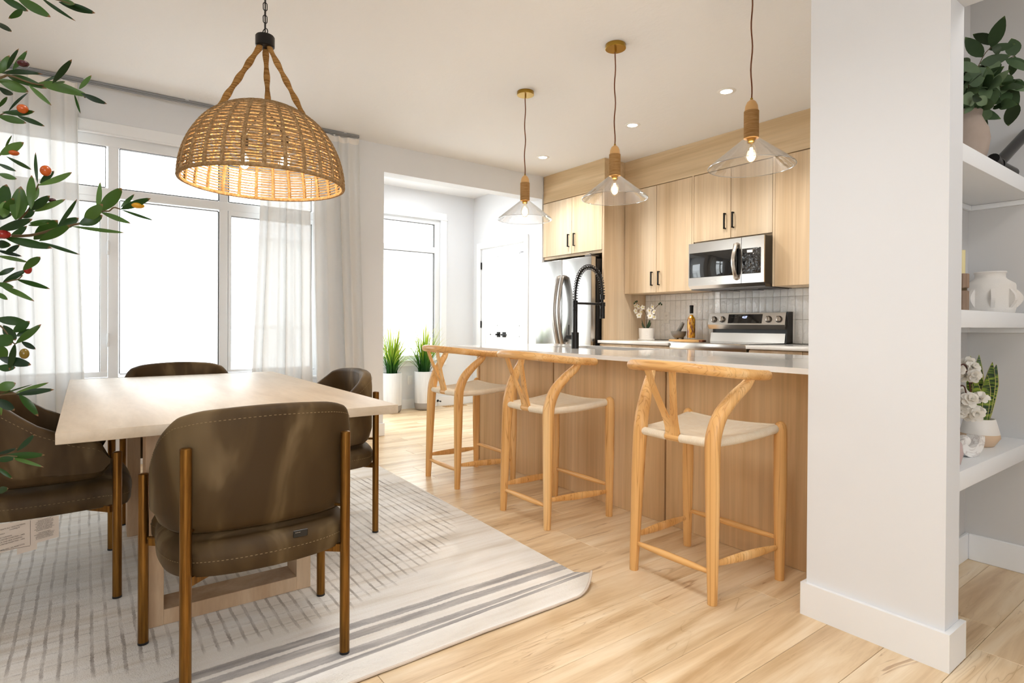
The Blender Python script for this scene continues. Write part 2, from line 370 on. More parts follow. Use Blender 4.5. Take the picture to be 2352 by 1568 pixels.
M['eucal'] = translucent('eucalyptus_leaf', srgb(60, 90, 50), 0.15, rough=0.55, stops=(srgb(26, 42, 14), srgb(62, 86, 52), srgb(122, 142, 108), srgb(84, 104, 58)))
M['stem'] = plain('brown_stem', srgb(84, 66, 36), 0.7, var=0.2)
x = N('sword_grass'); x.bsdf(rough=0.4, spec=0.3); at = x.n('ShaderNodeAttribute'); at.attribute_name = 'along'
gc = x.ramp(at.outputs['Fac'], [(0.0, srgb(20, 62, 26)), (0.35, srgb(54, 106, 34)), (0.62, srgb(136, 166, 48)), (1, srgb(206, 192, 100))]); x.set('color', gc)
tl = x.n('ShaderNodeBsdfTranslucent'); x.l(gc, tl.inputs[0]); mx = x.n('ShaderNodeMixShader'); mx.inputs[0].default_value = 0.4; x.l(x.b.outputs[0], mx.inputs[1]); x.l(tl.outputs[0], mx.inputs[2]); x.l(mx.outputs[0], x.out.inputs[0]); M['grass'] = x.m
x = N('white_glazed_tile'); x.bsdf(rough=0.09, spec=0.6); oi = x.n('ShaderNodeObjectInfo'); x.set('color', x.ramp(oi.outputs['Random'], [(0, srgb(236, 236, 236)), (0.5, srgb(242, 242, 242)), (1, srgb(249, 249, 249))])); x.bump(x.noise(x.coords((1, 1, 1), rand=9), 24, 3, 0.5, 0.6), 0.6, 0.014); M['tile'] = x.m
M['tilegrout'] = plain('pale_grout', srgb(205, 200, 194), 0.9)
M['concretew'] = (lambda: (lambda x: (x.bsdf(rough=0.85, spec=0.2), x.set('color', x.ramp(x.noise(x.coords((12, 12, 0.8)), 2, 5), [(0.3, srgb(196, 198, 200)), (0.7, srgb(226, 226, 226))])), x.m)[-1])(N('whitewashed_concrete')))()
M['concrete'] = plain('grey_concrete', srgb(150, 144, 138), 0.85, var=0.06)
M['ceramic'] = plain('white_ceramic', srgb(236, 232, 226), 0.45)
M['sand'] = plain('textured_white_stoneware', srgb(226, 222, 216), 0.9, bump=0.5, bscale=180)
M['clay'] = plain('rustic_grey_clay', srgb(164, 148, 136), 0.9, var=0.14, bump=0.3, bscale=60)
x = N('white_marble'); x.bsdf(rough=0.3); n = x.noise(x.coords(), 7, 6, 0.65, 2.5); x.set('color', x.ramp(n, [(0.44, srgb(240, 238, 235)), (0.5, srgb(206, 200, 196)), (0.53, srgb(240, 238, 235))])); M['marble'] = x.m
M['petal'] = translucent('white_petal', srgb(246, 243, 236), 0.3, rough=0.6)
M['yellow'] = plain('flower_centre', srgb(214, 190, 70), 0.7)
M['leafdark'] = plain('dark_green_leaf', srgb(34, 66, 34), 0.35)
M['candle'] = plain('ivory_candle_wax', srgb(226, 214, 162), 0.5)
M['fluted'] = plain('weathered_brown_wood', srgb(150, 126, 106), 0.7, var=0.15)
M['blackgloss'] = plain('glossy_black_ceramic', srgb(10, 8, 8), 0.3, spec=0.3)
M['stone'] = plain('grey_granite', srgb(120, 116, 110), 0.8, var=0.25, bump=0.3, bscale=90)
M['white'] = plain('white_plastic', srgb(238, 237, 235), 0.35)
M['ink'] = plain('black_ink', srgb(40, 34, 32), 0.8)
M['paper'] = plain('pale_label_fabric', srgb(206, 192, 178), 0.8)
M['siding'] = plain('white_clapboard', srgb(244, 245, 246), 0.7)
M['deck'] = plain('grey_deck_boards', srgb(176, 172, 168), 0.8)
M['roof'] = plain('pale_roof_shingle', srgb(214, 216, 220), 0.9)
M['ground'] = plain('pale_gravel_ground', srgb(232, 232, 230), 0.95, var=0.05)

# ================================================================ SETTING
CEIL = 2.754
def boxes(name, mat, bl, parent=None, kind=True, r=0):
    mb = MB()
    for a, b in bl: (mb.rbox(a, b, r, 1) if r else mb.box(a, b))
    o = mb.build(name, mat, parent)
    if kind and not parent: struct(o)
    return o
# floor: base slab and vinyl planks laid along Y
floor = boxes('floor', M['grout'], [((-6.7, -2.7, -0.12), (3.3, 4.95, -0.006))])
PW, PL = 0.182, 1.24
def plank_bm(w, l):
    mb = MB(); mb.rbox((0.0006, 0.0006, -0.006), (w - 0.0006, l - 0.0006, 0), 0.0010, 1); return mb
plank_mesh = {}
def plank(x0, x1, y0, y1):
    w, l = round(x1 - x0, 3), round(y1 - y0, 3)
    if w < 0.02 or l < 0.02: return
    if (w, l) not in plank_mesh: plank_mesh[(w, l)] = plank_bm(w, l).mesh('plank', M['floor'])
    o = bpy.data.objects.new('plank', plank_mesh[(w, l)]); C.objects.link(o); o.parent = floor; o.location = (x0, y0, 0)
rnd = random.Random(3); col = 0; xx = -6.625; far = MB()
while xx < 3.2:
    x1 = xx + PW
    ylo, yhi = (2.25, 4.21) if x1 < -5.15 else (-2.6, 3.62) if x1 < -1.0 else (-2.6, 3.27)
    off = rnd.choice((0.0, 0.41, 0.83, 0.2, 0.62, 1.02)) 
    y = ylo - off
    while y < yhi:
        a, b = max(y, ylo), min(y + PL, yhi)
        # nearer planks singly, everything behind and beside the camera joined
        if xx > 0.35 or b < -1.1: far.rbox((xx + 0.0006, a + 0.0006, -0.006), (x1 - 0.0006, b - 0.0006, 0), 0.001, 1)
        else: plank(xx, x1, a, b)
        y += PL
    xx = x1; col += 1
o = far.build('far_planks', M['floor'], floor); tag(o, kind='stuff')
ceiling = boxes('ceiling', M['ceiling'], [((-5.3, -2.7, CEIL), (3.3, 4.97, CEIL + 0.15)), ((-6.75, 2.13, CEIL), (-5.3, 4.33, CEIL + 0.15))])
# window wall with the big window opening and the nook opening
WX = -5.15; WT = 0.16
wy0, wy1, wz0, wz1 = -0.62, 1.685, 0.60, 2.42
wall_window = boxes('wall_window', M['wall'], [
    ((WX - WT, -2.7, 0), (WX, wy0, CEIL)), ((WX - WT, wy1, 0), (WX, 2.268, CEIL)),
    ((WX - WT, wy0, 0), (WX, wy1, wz0)), ((WX - WT, wy0, wz1), (WX, wy1, CEIL)),
    ((WX - WT, 2.268, 2.497), (WX, 4.208, CEIL))])
wall_pantry = boxes('wall_pantry', M['wall'], [((-6.75, 4.208, 0), (-6.43, 4.33, CEIL)), ((-5.49, 4.208, 0), (WX - 0.012, 4.33, CEIL)), ((-6.43, 4.208, 2.058), (-5.49, 4.33, CEIL)), ((WX - 0.012 - 0.1, 4.33, 0), (WX - 0.012, 4.97, CEIL))])
NX = -6.615; ny0, ny1, nz0, nz1 = 2.42, 3.70, 0.60, 2.41
wall_nook = boxes('wall_nook', M['wall'], [((NX - 0.15, ny1, 0), (NX, 4.208, CEIL)), ((NX - 0.15, 2.13, 0), (NX, ny0, CEIL)), ((NX - 0.15, ny0, 0), (NX, ny1, nz0)), ((NX - 0.15, ny0, nz1), (NX, ny1, CEIL)), ((NX, 2.13, 0), (-6.45, 2.25, CEIL)), ((-5.45, 2.13, 0), (WX - WT, 2.25, CEIL)), ((-6.45, 2.13, 2.12), (-5.45, 2.25, CEIL))])
root = struct(empty('door_2', (-5.95, 2.19, 0)))
f = MB()
for a, b in (((-6.449, 2.16, 0.001), (-6.37, 2.22, 2.119)), ((-5.53, 2.16, 0.001), (-5.451, 2.22, 2.119)), ((-6.37, 2.16, 2.03), (-5.53, 2.22, 2.119)), ((-6.37, 2.16, 0.001), (-5.53, 2.22, 0.12))): f.rbox(a, b, 0.003, 1)
o = f.build('door_frame', M['vinyl'], root); o.location = -Vector(root.location)
f = MB(); f.box((-6.38, 2.187, 0.11), (-5.52, 2.193, 2.04)); o = f.build('pane', M['pane'], root); o.location = -Vector(root.location)
wall_kitchen = boxes('wall_kitchen', M['tilegrout'], [((WX - 0.012, 4.862, 0), (-0.9, 4.97, CEIL))])
wall_shelf = boxes('wall_shelf', M['wallhall'], [((-1.065, 2.255, 0), (-0.895, 4.862, CEIL))])
wall_hall = boxes('wall_hall', M['wallhall'], [((-0.895, 3.251, 0), (3.3, 3.37, CEIL))])
wall_pillar = boxes('wall_pillar', M['wall'], [((-1.065, 2.135, 0), (-0.637, 2.255, CEIL)), ((-0.637, 2.135, 2.083), (0.75, 2.255, CEIL)), ((0.75, 2.135, 0), (3.3, 2.255, CEIL))])
wall_rear = boxes('wall_rear', M['wall'], [((3.2, -2.6, 0), (3.3, -1.75, CEIL)), ((3.2, -0.05, 0), (3.3, 2.135, CEIL)), ((3.2, -1.75, 2.3), (3.3, -0.05, CEIL)), ((3.2, -1.75, 0), (3.3, -0.05, 0.7)), ((3.2, 2.255, 0), (3.3, 3.251, CEIL))])
wall_side = boxes('wall_side', M['wall'], [((WX, -2.7, 0), (3.3, -2.6, CEIL))])
# baseboards
BH = 0.12; BT = 0.014
boxes('baseboard_window', M['trim'], [((WX, -2.6, 0), (WX + BT, 2.282, BH)), ((WX - WT, 2.268, 0), (WX, 2.282, BH))], r=0.003)
boxes('baseboard_nook', M['trim'], [((NX, 2.25, 0), (NX + BT, 4.208, BH))], r=0.003)
boxes('baseboard_pantry', M['trim'], [((NX + BT, 4.194, 0), (-6.515, 4.208, BH)), ((-5.405, 4.194, 0), (WX - 0.02, 4.208, BH))], r=0.003)
boxes('baseboard_pillar', M['trim'], [((-1.08, 2.119, 0), (-0.620, 2.1345, 0.118)), ((-1.08, 2.1345, 0), (-1.0655, 2.27, 0.118)), ((-0.6365, 2.1345, 0), (-0.620, 2.27, 0.118))])
boxes('baseboard_shelf', M['trim'], [((-0.895, 2.255, 0), (-0.880, 3.251, 0.118)), ((-0.88, 2.255, 0), (-0.637, 2.269, 0.118))], r=0.003)
boxes('baseboard_hall', M['trim'], [((-0.880, 3.237, 0), (3.2, 3.251, 0.118))], r=0.003)

# ---- big front window
def vwin(name, X, y0, y1, z0, z1, mull, tz, glz, panes, sash=()):
    """vinyl window in a wall of constant x; panes = (y0,y1,z0,z1)"""
    root = struct(empty(name, (X, (y0 + y1) / 2, z0)))
    def P(mb, n, mat, par=root): 
        o = mb.build(n, mat, None); o.parent = par; o.matrix_parent_inverse = Matrix.Identity(4)
        off = Vector(root.location); 
        if par is root: o.location = -off
        return o
    f = MB(); d0, d1 = X - 0.085, X - 0.012
    ys = [p[0] for p in panes]; 
    return root, P, d0, d1
root, P, d0, d1 = vwin('window_1', WX, wy0, wy1, wz0, wz1, None, None, None, [(0, 0, 0, 0)])
f = MB()
for a, b in (((d0, wy0, wz1 - 0.08), (d1, wy1, wz1)), ((d0, wy0, wz0), (d1, wy1, 0.655)), ((d0, wy0, wz0), (d1, -0.545, wz1)), ((d0, 1.625, wz0), (d1, wy1, wz1)),
             ((d0, 0.135, 0.64), (d1, 0.198, 2.35)), ((d0, 0.867, 0.64), (d1, 0.93, 2.35)), ((d0 - 0.004, -0.56, 1.97), (d1 + 0.006, 1.64, 2.036))):
    fk = globals().get('fk', 0) + 1; f.rbox(a, (b[0] - 0.0008 * fk, b[1], b[2]), 0.004, 1)
P(f, 'window_frame', M['vinyl'])
for (a, b, c, d) in ((-0.53, 0.118, 2.045, 2.337), (0.208, 0.86, 2.045, 2.337), (0.94, 1.60, 2.045, 2.337), (0.208, 0.86, 0.68, 1.955)):
    g = MB(); g.box((d0 + 0.03, a - 0.012, c - 0.012), (d0 + 0.036, b + 0.012, d + 0.012)); P(g, 'pane', M['pane'])
    k = MB()
    for (p, q, r_, s_) in ((a - 0.005, a, c, d), (b, b + 0.005, c, d), (a, b, c - 0.005, c), (a, b, d, d + 0.005)): k.box((d0 + 0.028, p, r_), (d1 - 0.012, q, s_))
    P(k, 'gasket', M['gasket'])
for (a, b) in ((-0.545, 0.133), (0.932, 1.625)):
    s = MB(); w_ = 0.045 if a < 0 else 0.022
    for p, q in (((a, 0.66), (b, 0.70 if a < 0 else 0.682)), ((a, 1.93), (b, 1.972)), ((a, 0.66), (a + w_, 1.972)), ((b - w_, 0.66), (b, 1.972))): fk += 1; s.rbox((d0 + 0.01, p[0], p[1]), (d1 - 0.004 - 0.0007 * (fk % 4), q[0], q[1]), 0.003, 1)
    so = P(s, 'sash', M['vinyl'])
    g = MB(); g.box((d0 + 0.03, a + w_ - 0.005, 0.69), (d0 + 0.036, b - w_ + 0.005, 1.94)); P(g, 'pane', M['pane'])
    k = MB()
    for (p, q, r_, s_) in ((a + w_, a + w_ + 0.004, 0.70 if a < 0 else .682, 1.93), (b - w_ - 0.004, b - w_, 0.70 if a < 0 else .682, 1.93), (a + w_, b - w_, 1.926, 1.93)): k.box((d0 + 0.026, p, r_), (d1 - 0.014, q, s_))
    P(k, 'gasket', M['gasket'])
for z in (0.93, 1.60):
    k = MB(); k.rbox((d1 - 0.004, 0.128, z - 0.05), (d1 + 0.012, 0.146, z + 0.05), 0.006, 2); k.rbox((d1 + 0.008, 0.132, z - 0.02), (d1 + 0.03, 0.142, z + 0.055), 0.004, 2); P(k, 'sash_lock', M['vinyl'])
# casing and sill
boxes('trim_1', M['trim'], [((WX, wy0 - 0.085, 2.42), (WX + 0.018, wy1 + 0.085, 2.507)), ((WX, wy0 - 0.095, 2.41), (WX + 0.026, wy1 + 0.095, 2.425)), ((WX, wy0 - 0.085, 0.60), (WX + 0.018, wy0, 2.42)), ((WX, wy1, 0.60), (WX + 0.018, wy1 + 0.085, 2.42)),
    ((WX - 0.012, wy0 - 0.1, 0.585), (WX + 0.035, wy1 + 0.1, 0.605)), ((WX, wy0 - 0.085, 0.50), (WX + 0.018, wy1 + 0.085, 0.585))], r=0.003)
# ---- nook window
root = struct(empty('window_2', (NX, 3.06, nz0)))
def P2(mb, n, mat):
    o = mb.build(n, mat, None); o.parent = root; o.location = -Vector(root.location); return o
d0, d1 = NX - 0.09, NX - 0.02
f = MB()
for a, b in (((d0, ny0, 2.345), (d1, ny1, nz1)), ((d0, ny0, nz0), (d1, ny1, 0.662)), ((d0, ny0, nz0), (d1, 2.49, nz1)), ((d0, 3.625, nz0), (d1, ny1, nz1)), ((d0 - 0.003, 2.48, 1.975), (d1 + 0.005, 3.63, 2.05))): fk += 1; f.rbox(a, (b[0] - 0.0008 * (fk % 6), b[1], b[2]), 0.004, 1)
P2(f, 'window_frame', M['vinyl'])
for (a, b, c, d) in ((2.49, 3.625, 0.66, 1.975), (2.49, 3.625, 2.05, 2.345)):
    g = MB(); g.box((d0 + 0.03, a - 0.01, c - 0.01), (d0 + 0.036, b + 0.01, d + 0.01)); P2(g, 'pane', M['pane'])
    k = MB()
    for (p, q, r_, s_) in ((b - 0.006, b, c, d), (a, b, d - 0.006, d)): k.box((d0 + 0.028, p, r_), (d1 - 0.01, q, s_))
    P2(k, 'gasket', M['gasket'])
boxes('trim_2', M['trim'], [((NX, ny0 - 0.085, nz1), (NX + 0.018, ny1 + 0.085, nz1 + 0.088)), ((NX, ny0 - 0.095, nz1 - 0.008), (NX + 0.026, ny1 + 0.095, nz1 + 0.006)), ((NX, ny0 - 0.085, 0.6), (NX + 0.018, ny0, nz1)), ((NX, ny1, 0.6), (NX + 0.018, ny1 + 0.085, nz1)), ((NX - 0.02, ny0 - 0.09, 0.59), (NX + 0.032, ny1 + 0.09, 0.608)), ((NX, ny0 - 0.085, 0.53), (NX + 0.018, ny1 + 0.085, 0.59))], r=0.003)
# ---- pantry double door
root = struct(empty('door_1', (-5.96, 4.208, 0)))
def P3(mb, n, mat, par=None, kind=None):
    o = mb.build(n, mat, None); o.parent = par or root
    if par is None: o.location = -Vector(root.location)
    return o
for i, (a, b) in enumerate(((-6.425, -5.963), (-5.957, -5.495))):
    d = MB(); d.rbox((a, 4.215, 0.008), (b, 4.25, 2.046), 0.002, 1)
    for (p, q) in (((a + 0.09, 0.16), (b - 0.09, 0.92)), ((a + 0.09, 1.04), (b - 0.09, 1.93))):
        for e in ((p[0], p[1], q[0], p[1] + 0.012), (p[0], q[1] - 0.012, q[0], q[1]), (p[0], p[1], p[0] + 0.012, q[1]), (q[0] - 0.012, p[1], q[0], q[1])):
            d.rbox((e[0], 4.2115, e[1]), (e[2], 4.216, e[3]), 0.001, 1)
        n_ = 4
        for k in range(1, n_): 
            xk = p[0] + (q[0] - p[0]) * k / n_; d.box((xk - 0.0015, 4.2142, p[1] + 0.012), (xk + 0.0015, 4.2155, q[1] - 0.012))
    do = P3(d, 'door_leaf', M['trim'])
    hx = b - 0.06 if i == 0 else a + 0.055; sg = -1 if i == 0 else 1
    h = MB(); h.rbox((hx - 0.032, 4.204, 0.90), (hx + 0.032, 4.2145, 0.964), 0.002, 1); h.cyl((hx, 4.205, 0.932), (hx, 4.165, 0.932), 0.010); h.rbox((hx - 0.008, 4.158, 0.925), (hx + sg * 0.115, 4.170, 0.939), 0.003, 2)
    ho = h.build('door_handle', M['black']); ho.parent = do
    ex = a - 0.002 if i == 0 else b + 0.002
    for z in (0.28, 1.06, 1.83):
        k = MB(); k.cyl((ex, 4.206, z - 0.045), (ex, 4.206, z + 0.045), 0.0075, 10); k.box((ex - 0.012, 4.2075, z - 0.045), (ex + 0.012, 4.2095, z + 0.045)); k = k.build('hinge', M['black']); k.parent = do
    if i:
        k = MB(); k.cyl((b - 0.06, 4.20, 1.93), (b, 4.20, 1.93), 0.004, 8); k.cyl((b, 4.212, 1.925), (b, 4.195, 1.925), 0.006, 8); k = k.build('door_stop_pin', M['black']); k.parent = do
boxes('trim_3', M['trim'], [((-6.515, 4.190, 0), (-6.43, 4.208, 2.13)), ((-5.49, 4.190, 0), (-5.405, 4.208, 2.13)), ((-6.43, 4.190, 2.052), (-5.49, 4.208, 2.13)), ((-6.43, 4.2085, 2.047), (-5.49, 4.33, 2.058))], r=0.003)
# dark pantry behind the doors is closed by the leaves themselves

# ---- backsplash tiles: each tile a child of the kitchen wall
TW, TH = 0.0655, 0.204; tm = {}
def tile_mesh(w, h):
    k = (round(w, 3), round(h, 3))
    if k not in tm:
        mb = MB(); mb.rbox((0.0009, 0, 0.0009), (w - 0.0009, 0.012, h - 0.0009), 0.0018, 2); tm[k] = mb.mesh('tile', M['tile'])
    return tm[k]
rt = random.Random(11)
xs = -4.178
while xs < -1.95:
    for z0_, z1_ in ((0.911, 1.115), (1.1155, 1.3155), (1.316, 1.382)):
        o = bpy.data.objects.new('tile', tile_mesh(TW, z1_ - z0_)); C.objects.link(o); o.parent = wall_kitchen
        o.location = (xs, 4.8505 + rt.uniform(-0.0006, 0.0006), z0_); o.rotation_euler = (rt.uniform(-0.004, 0.004), 0, rt.uniform(-0.008, 0.008))
    xs += TW + 0.0002

# ---- outside: neighbour's clapboard house, deck railing, pale ground
g = MB(); g.box((-60, -40, -0.5), (-6.9, 40, -0.45)); struct(g.build('ground', M['ground']))
hs = empty('house', (-15, 4, -0.45), 0, 'white clapboard neighbouring house seen through the sheer right curtain', 'house')
h = MB(); h.box((-22, -2.0, -0.45), (-15.0, 11, 3.1)); o = h.build('wall', M['siding'], hs); o.location = (15, -4, 0.45)
for k in range(17):
    b = MB(); z = -0.4 + k * 0.2; b.add([(-15.0, -2.05, z), (-15.0, 11.05, z), (-14.955, 11.05, z), (-14.955, -2.05, z), (-15.0, -2.05, z + 0.205), (-15.0, 11.05, z + 0.205), (-14.985, 11.05, z + 0.205), (-14.985, -2.05, z + 0.205)], [(0, 1, 2, 3), (3, 2, 6, 7), (4, 7, 6, 5), (0, 3, 7, 4), (1, 5, 6, 2)], False)
    o = b.build('clapboard', M['siding'], hs); o.location = (15, -4, 0.45)
r_ = MB(); r_.add([(-22.3, -2.4, 3.1), (-14.6, -2.4, 3.1), (-14.6, 11.4, 3.1), (-22.3, 11.4, 3.1), (-18.5, -2.4, 4.4), (-18.5, 11.4, 4.4)], [(0, 1, 2, 3), (1, 4, 5, 2), (0, 3, 5, 4), (0, 4, 1), (3, 2, 5)], False); o = r_.build('roof', M['roof'], hs); o.location = (15, -4, 0.45)
dk = empty('deck_railing', (-8.2, 1.2, -0.45), 0, 'pale deck railing outside the front window behind the right curtain', 'railing')
r_ = MB(); r_.rbox((-8.25, 0.3, 0.98), (-8.15, 6, 1.03), 0.005, 1); r_.rbox((-8.22, 0.3, 0.05), (-8.18, 6, 0.1), 0.005, 1); o = r_.build('rail', M['siding'], dk); o.location = (8.2, -1.2, 0.45)
bm_ = MB(); bm_.box((-0.015, -0.015, 0.1), (0.015, 0.015, 0.98)); bme = bm_.mesh('baluster', M['siding'])
for k in range(36):
    o = bpy.data.objects.new('baluster', bme); C.objects.link(o); o.parent = dk; o.location = (0, -0.84 + k * 0.16, 0.45)
for yy in (0.3, 2.2, 4.1, 6.0):
    b = MB(); b.box((-8.26, yy - 0.05, -0.45), (-8.14, yy + 0.05, 1.1)); o = b.build('post', M['siding'], dk); o.location = (8.2, -1.2, 0.45)

# ================================================================ KITCHEN
def PB(root, mb, name, mat, par=None):
    """part built in world coordinates, parented to a thing whose origin is root.location (no rotation)"""
    o = mb.build(name, mat)
    o.parent = par or root
    if par is None: o.location = -Vector(root.location)
    return o
def pull(root, x, y, z0, z1, par=None, d=0.03):
    h = MB(); h.rbox((x - 0.0065, y - d, z0), (x + 0.0065, y - d + 0.012, z1), 0.0015, 1)
    h.rbox((x - 0.0065, y - d, z1 - 0.010), (x + 0.0065, y - 0.0005, z1), 0.0015, 1); h.rbox((x - 0.0065, y - d, z0), (x + 0.0065, y - 0.0005, z0 + 0.010), 0.0015, 1)
    return PB(root, h, 'handle', M['black'], par)
def door(root, x0, x1, z0, z1, y, hx=None, hz=None, name='door', mat='cab'):
    d = MB(); d.rbox((x0, y, z0), (x1, y + 0.019, z1), 0.0012, 1); o = d.build(name, M[mat])
    # own origin per door so the grain differs
    for v in o.data.vertices: v.co = v.co - Vector((x0, y, z0))
    o.parent = root; o.location = Vector((x0, y, z0)) - Vector(root.location)
    if hx is not None:
        h = pull(root, hx, y, hz, hz + 0.138); h.parent = o; h.location = -Vector((x0, y, z0))
    return o
M['steelv2'] = plain('satin_steel_handle', srgb(168, 162, 156), 0.3, metal=0.95)
# fridge cabinet
t = empty('fridge_cabinet', (-4.67, 4.5, 1.81), 0, 'pale oak two-door wall cabinet directly over the fridge', 'cabinet')
b = MB(); b.box((-5.155, 4.241, 1.826), (-4.209, 4.86, 2.444)); b.rbox((-5.155, 4.235, 1.80), (-4.209, 4.86, 1.826), 0.001, 1); PB(t, b, 'body', M['cab'])
door(t, -5.152, -4.669, 1.83, 2.437, 4.22, -4.711, 1.906); door(t, -4.664, -4.212, 1.83, 2.437, 4.22, -4.618, 1.906)
t = empty('fridge_side_panel', (-4.19, 4.5, 0), 0, 'tall pale oak end panel standing between fridge and counter', 'panel')
b = MB(); b.rbox((-4.2075, 4.22, 0.0), (-4.180, 4.861, 2.4445), 0.001, 1); PB(t, b, 'panel', M['cab'])
t = empty('bulkhead', (-4.67, 4.5, 2.445), 0, 'oak-faced box bulkhead stepping forward over the fridge cabinet', 'bulkhead')
b = MB(); b.rbox((-5.155, 4.222, 2.4455), (-4.180, 4.861, 2.7535), 0.001, 1); PB(t, b, 'panel', M['cabh'])
t = empty('bulkhead', (-2.7, 4.68, 2.445), 0, 'long horizontal-grained oak bulkhead above the upper cabinets', 'bulkhead')
b = MB(); b.rbox((-4.1795, 4.517, 2.4455), (-1.068, 4.861, 2.7535), 0.001, 1); PB(t, b, 'panel', M['cabh'])
# uppers left
t = empty('wall_cabinet', (-3.76, 4.7, 1.38), 0, 'tall two-door oak wall cabinet between fridge panel and microwave', 'cabinet')
b = MB(); b.box((-4.1795, 4.535, 1.3845), (-3.322, 4.849, 2.4445)); b.box((-3.341, 4.517, 1.3845), (-3.322, 4.54, 2.4445)); PB(t, b, 'body', M['cab'])
door(t, -4.171, -3.7575, 1.386, 2.437, 4.515, -3.803, 1.453); door(t, -3.7525, -3.343, 1.386, 2.437, 4.515, -3.715, 1.453)
# over microwave
t = empty('wall_cabinet', (-2.93, 4.7, 1.81), 0, 'short two-door oak wall cabinet directly above the microwave', 'cabinet')
b = MB(); b.box((-3.3215, 4.537, 1.808), (-2.5545, 4.861, 2.4445)); PB(t, b, 'body', M['cab'])
door(t, -3.318, -2.9405, 1.827, 2.437, 4.515, -2.988, 1.909); door(t, -2.935, -2.557, 1.827, 2.437, 4.515, -2.908, 1.909)
# right
t = empty('wall_cabinet', (-1.9, 4.7, 1.38), 0, 'tall oak wall cabinet right of the microwave, beside the white column', 'cabinet')
b = MB(); b.box((-2.5535, 4.537, 1.3845), (-1.068, 4.849, 2.4445)); b.box((-2.5535, 4.517, 1.3845), (-2.536, 4.54, 2.4445)); PB(t, b, 'body', M['cab'])
door(t, -2.533, -2.050, 1.386, 2.437, 4.515); door(t, -2.046, -1.565, 1.386, 2.437, 4.515); door(t, -1.561, -1.080, 1.386, 2.437, 4.515)
# fridge
t = empty('refrigerator', (-4.667, 4.4, 0), 0, 'stainless steel french-door refrigerator with bowed handles', 'refrigerator')
b = MB(); b.rbox((-5.105, 4.165, 0.012), (-4.229, 4.84, 1.735), 0.006, 2); PB(t, b, 'body', M['blackplastic'])
for i, (a, c) in enumerate(((-5.11, -4.669), (-4.664, -4.224))):
    d = MB(); d.rbox((a, 4.085, 0.72), (c, 4.15, 1.755), 0.006, 2); do = PB(t, d, 'door', M['steelv'])
    hx = c - 0.032 if i == 0 else a + 0.032
    pts = [(hx, 4.082, 0.855), (hx, 4.055, 0.862)] + [(hx, 4.05 - 0.050 * math.sin(PI * k / 14), 0.885 + 0.66 * k / 14) for k in range(15)] + [(hx, 4.055, 1.565), (hx, 4.082, 1.572)]
    h = MB(); h.tube(pts, 0.019, 12, flat=1.5); PB(t, h, 'handle', M['steelv2'], do)
d = MB(); d.rbox((-5.11, 4.085, 0.06), (-4.224, 4.15, 0.705), 0.006, 2); PB(t, d, 'freezer_drawer', M['steelv'])
k = MB(); k.rbox((-4.34, 4.10, 1.7555), (-4.245, 4.22, 1.775), 0.004, 1); k.cyl((-4.27, 4.12, 1.755), (-4.27, 4.12, 1.785), 0.012); PB(t, k, 'hinge_cover', M['steeldark'])
# microwave
t = empty('microwave', (-2.9, 4.6, 1.385), 0, 'stainless over-the-range microwave with bowed handle and black window', 'microwave')
b = MB(); b.rbox((-3.275, 4.399, 1.405), (-2.553, 4.845, 1.797), 0.003, 1); PB(t, b, 'body', M['blackplastic'])
YM = 4.385
d = MB(); x0, x1, z0, z1 = -3.277, -2.753, 1.415, 1.795; gx0, gx1, gz0, gz1 = -3.268, -2.775, 1.487, 1.708
for a_, b_ in (((x0, z0), (x1, gz0)), ((x0, gz1), (x1, z1)), ((x0, gz0), (gx0, gz1)), ((gx1, gz0), (x1, gz1))): d.box((a_[0], YM, a_[1]), (b_[0], YM + 0.013, b_[1]))
d.add([(x0, YM, z0), (x1, YM, z0), (x1, YM + 0.028, 1.388), (x0, YM + 0.028, 1.388), (x0, YM + 0.04, 1.388), (x1, YM + 0.04, 1.388)], [(0, 3, 2, 1), (3, 4, 5, 2)], False)
do = PB(t, d, 'door', M['steel'])
g = MB(); g.rbox((gx0, YM + 0.001, gz0), (gx1, YM + 0.012, gz1), 0.004, 2); PB(t, g, 'door_glass', M['blackglass'], do)
c = MB(); x0, x1 = -2.749, -2.55; gx0, gx1, gz0, gz1 = -2.745, -2.577, 1.490, 1.700
for a_, b_ in (((x0, 1.415), (x1, gz0)), ((x0, gz1), (x1, 1.795)), ((x0, gz0), (gx0, gz1)), ((gx1, gz0), (x1, gz1))): c.box((a_[0], YM, a_[1]), (b_[0], YM + 0.013, b_[1]))
c.add([(x0, YM, 1.415), (x1, YM, 1.415), (x1, YM + 0.028, 1.388), (x0, YM + 0.028, 1.388), (x0, YM + 0.04, 1.388), (x1, YM + 0.04, 1.388)], [(0, 3, 2, 1), (3, 4, 5, 2)], False)
co = PB(t, c, 'control_frame', M['steel'])
g = MB(); g.rbox((gx0, YM - 0.0005, gz0), (gx1, YM + 0.012, gz1), 0.004, 2)
PB(t, g, 'control_panel', M['film'], co)
g = MB(); g.rbox((-2.700, YM - 0.0022, 1.664), (-2.650, YM - 0.0006, 1.686), 0.001, 1); PB(t, g, 'display', M['white'], co)
g = MB(); g.box((-2.778, YM - 0.0004, 1.49), (-2.757, YM + 0.004, 1.70)); PB(t, g, 'door_strip', M['blackplastic'], do)
h = MB(); hx = -2.793
h.tube([(hx, YM, 1.455), (hx, YM - 0.02, 1.46)] + [(hx, YM - 0.022 - 0.035 * math.sin(PI * k / 10), 1.475 + 0.25 * k / 10) for k in range(11)] + [(hx, YM - 0.02, 1.74), (hx, YM, 1.745)], 0.014, 10, flat=1.3); PB(t, h, 'handle', M['steel'], do)
g = MB(); g.box((-3.27, 4.42, 1.380), (-2.56, 4.84, 1.405)); 
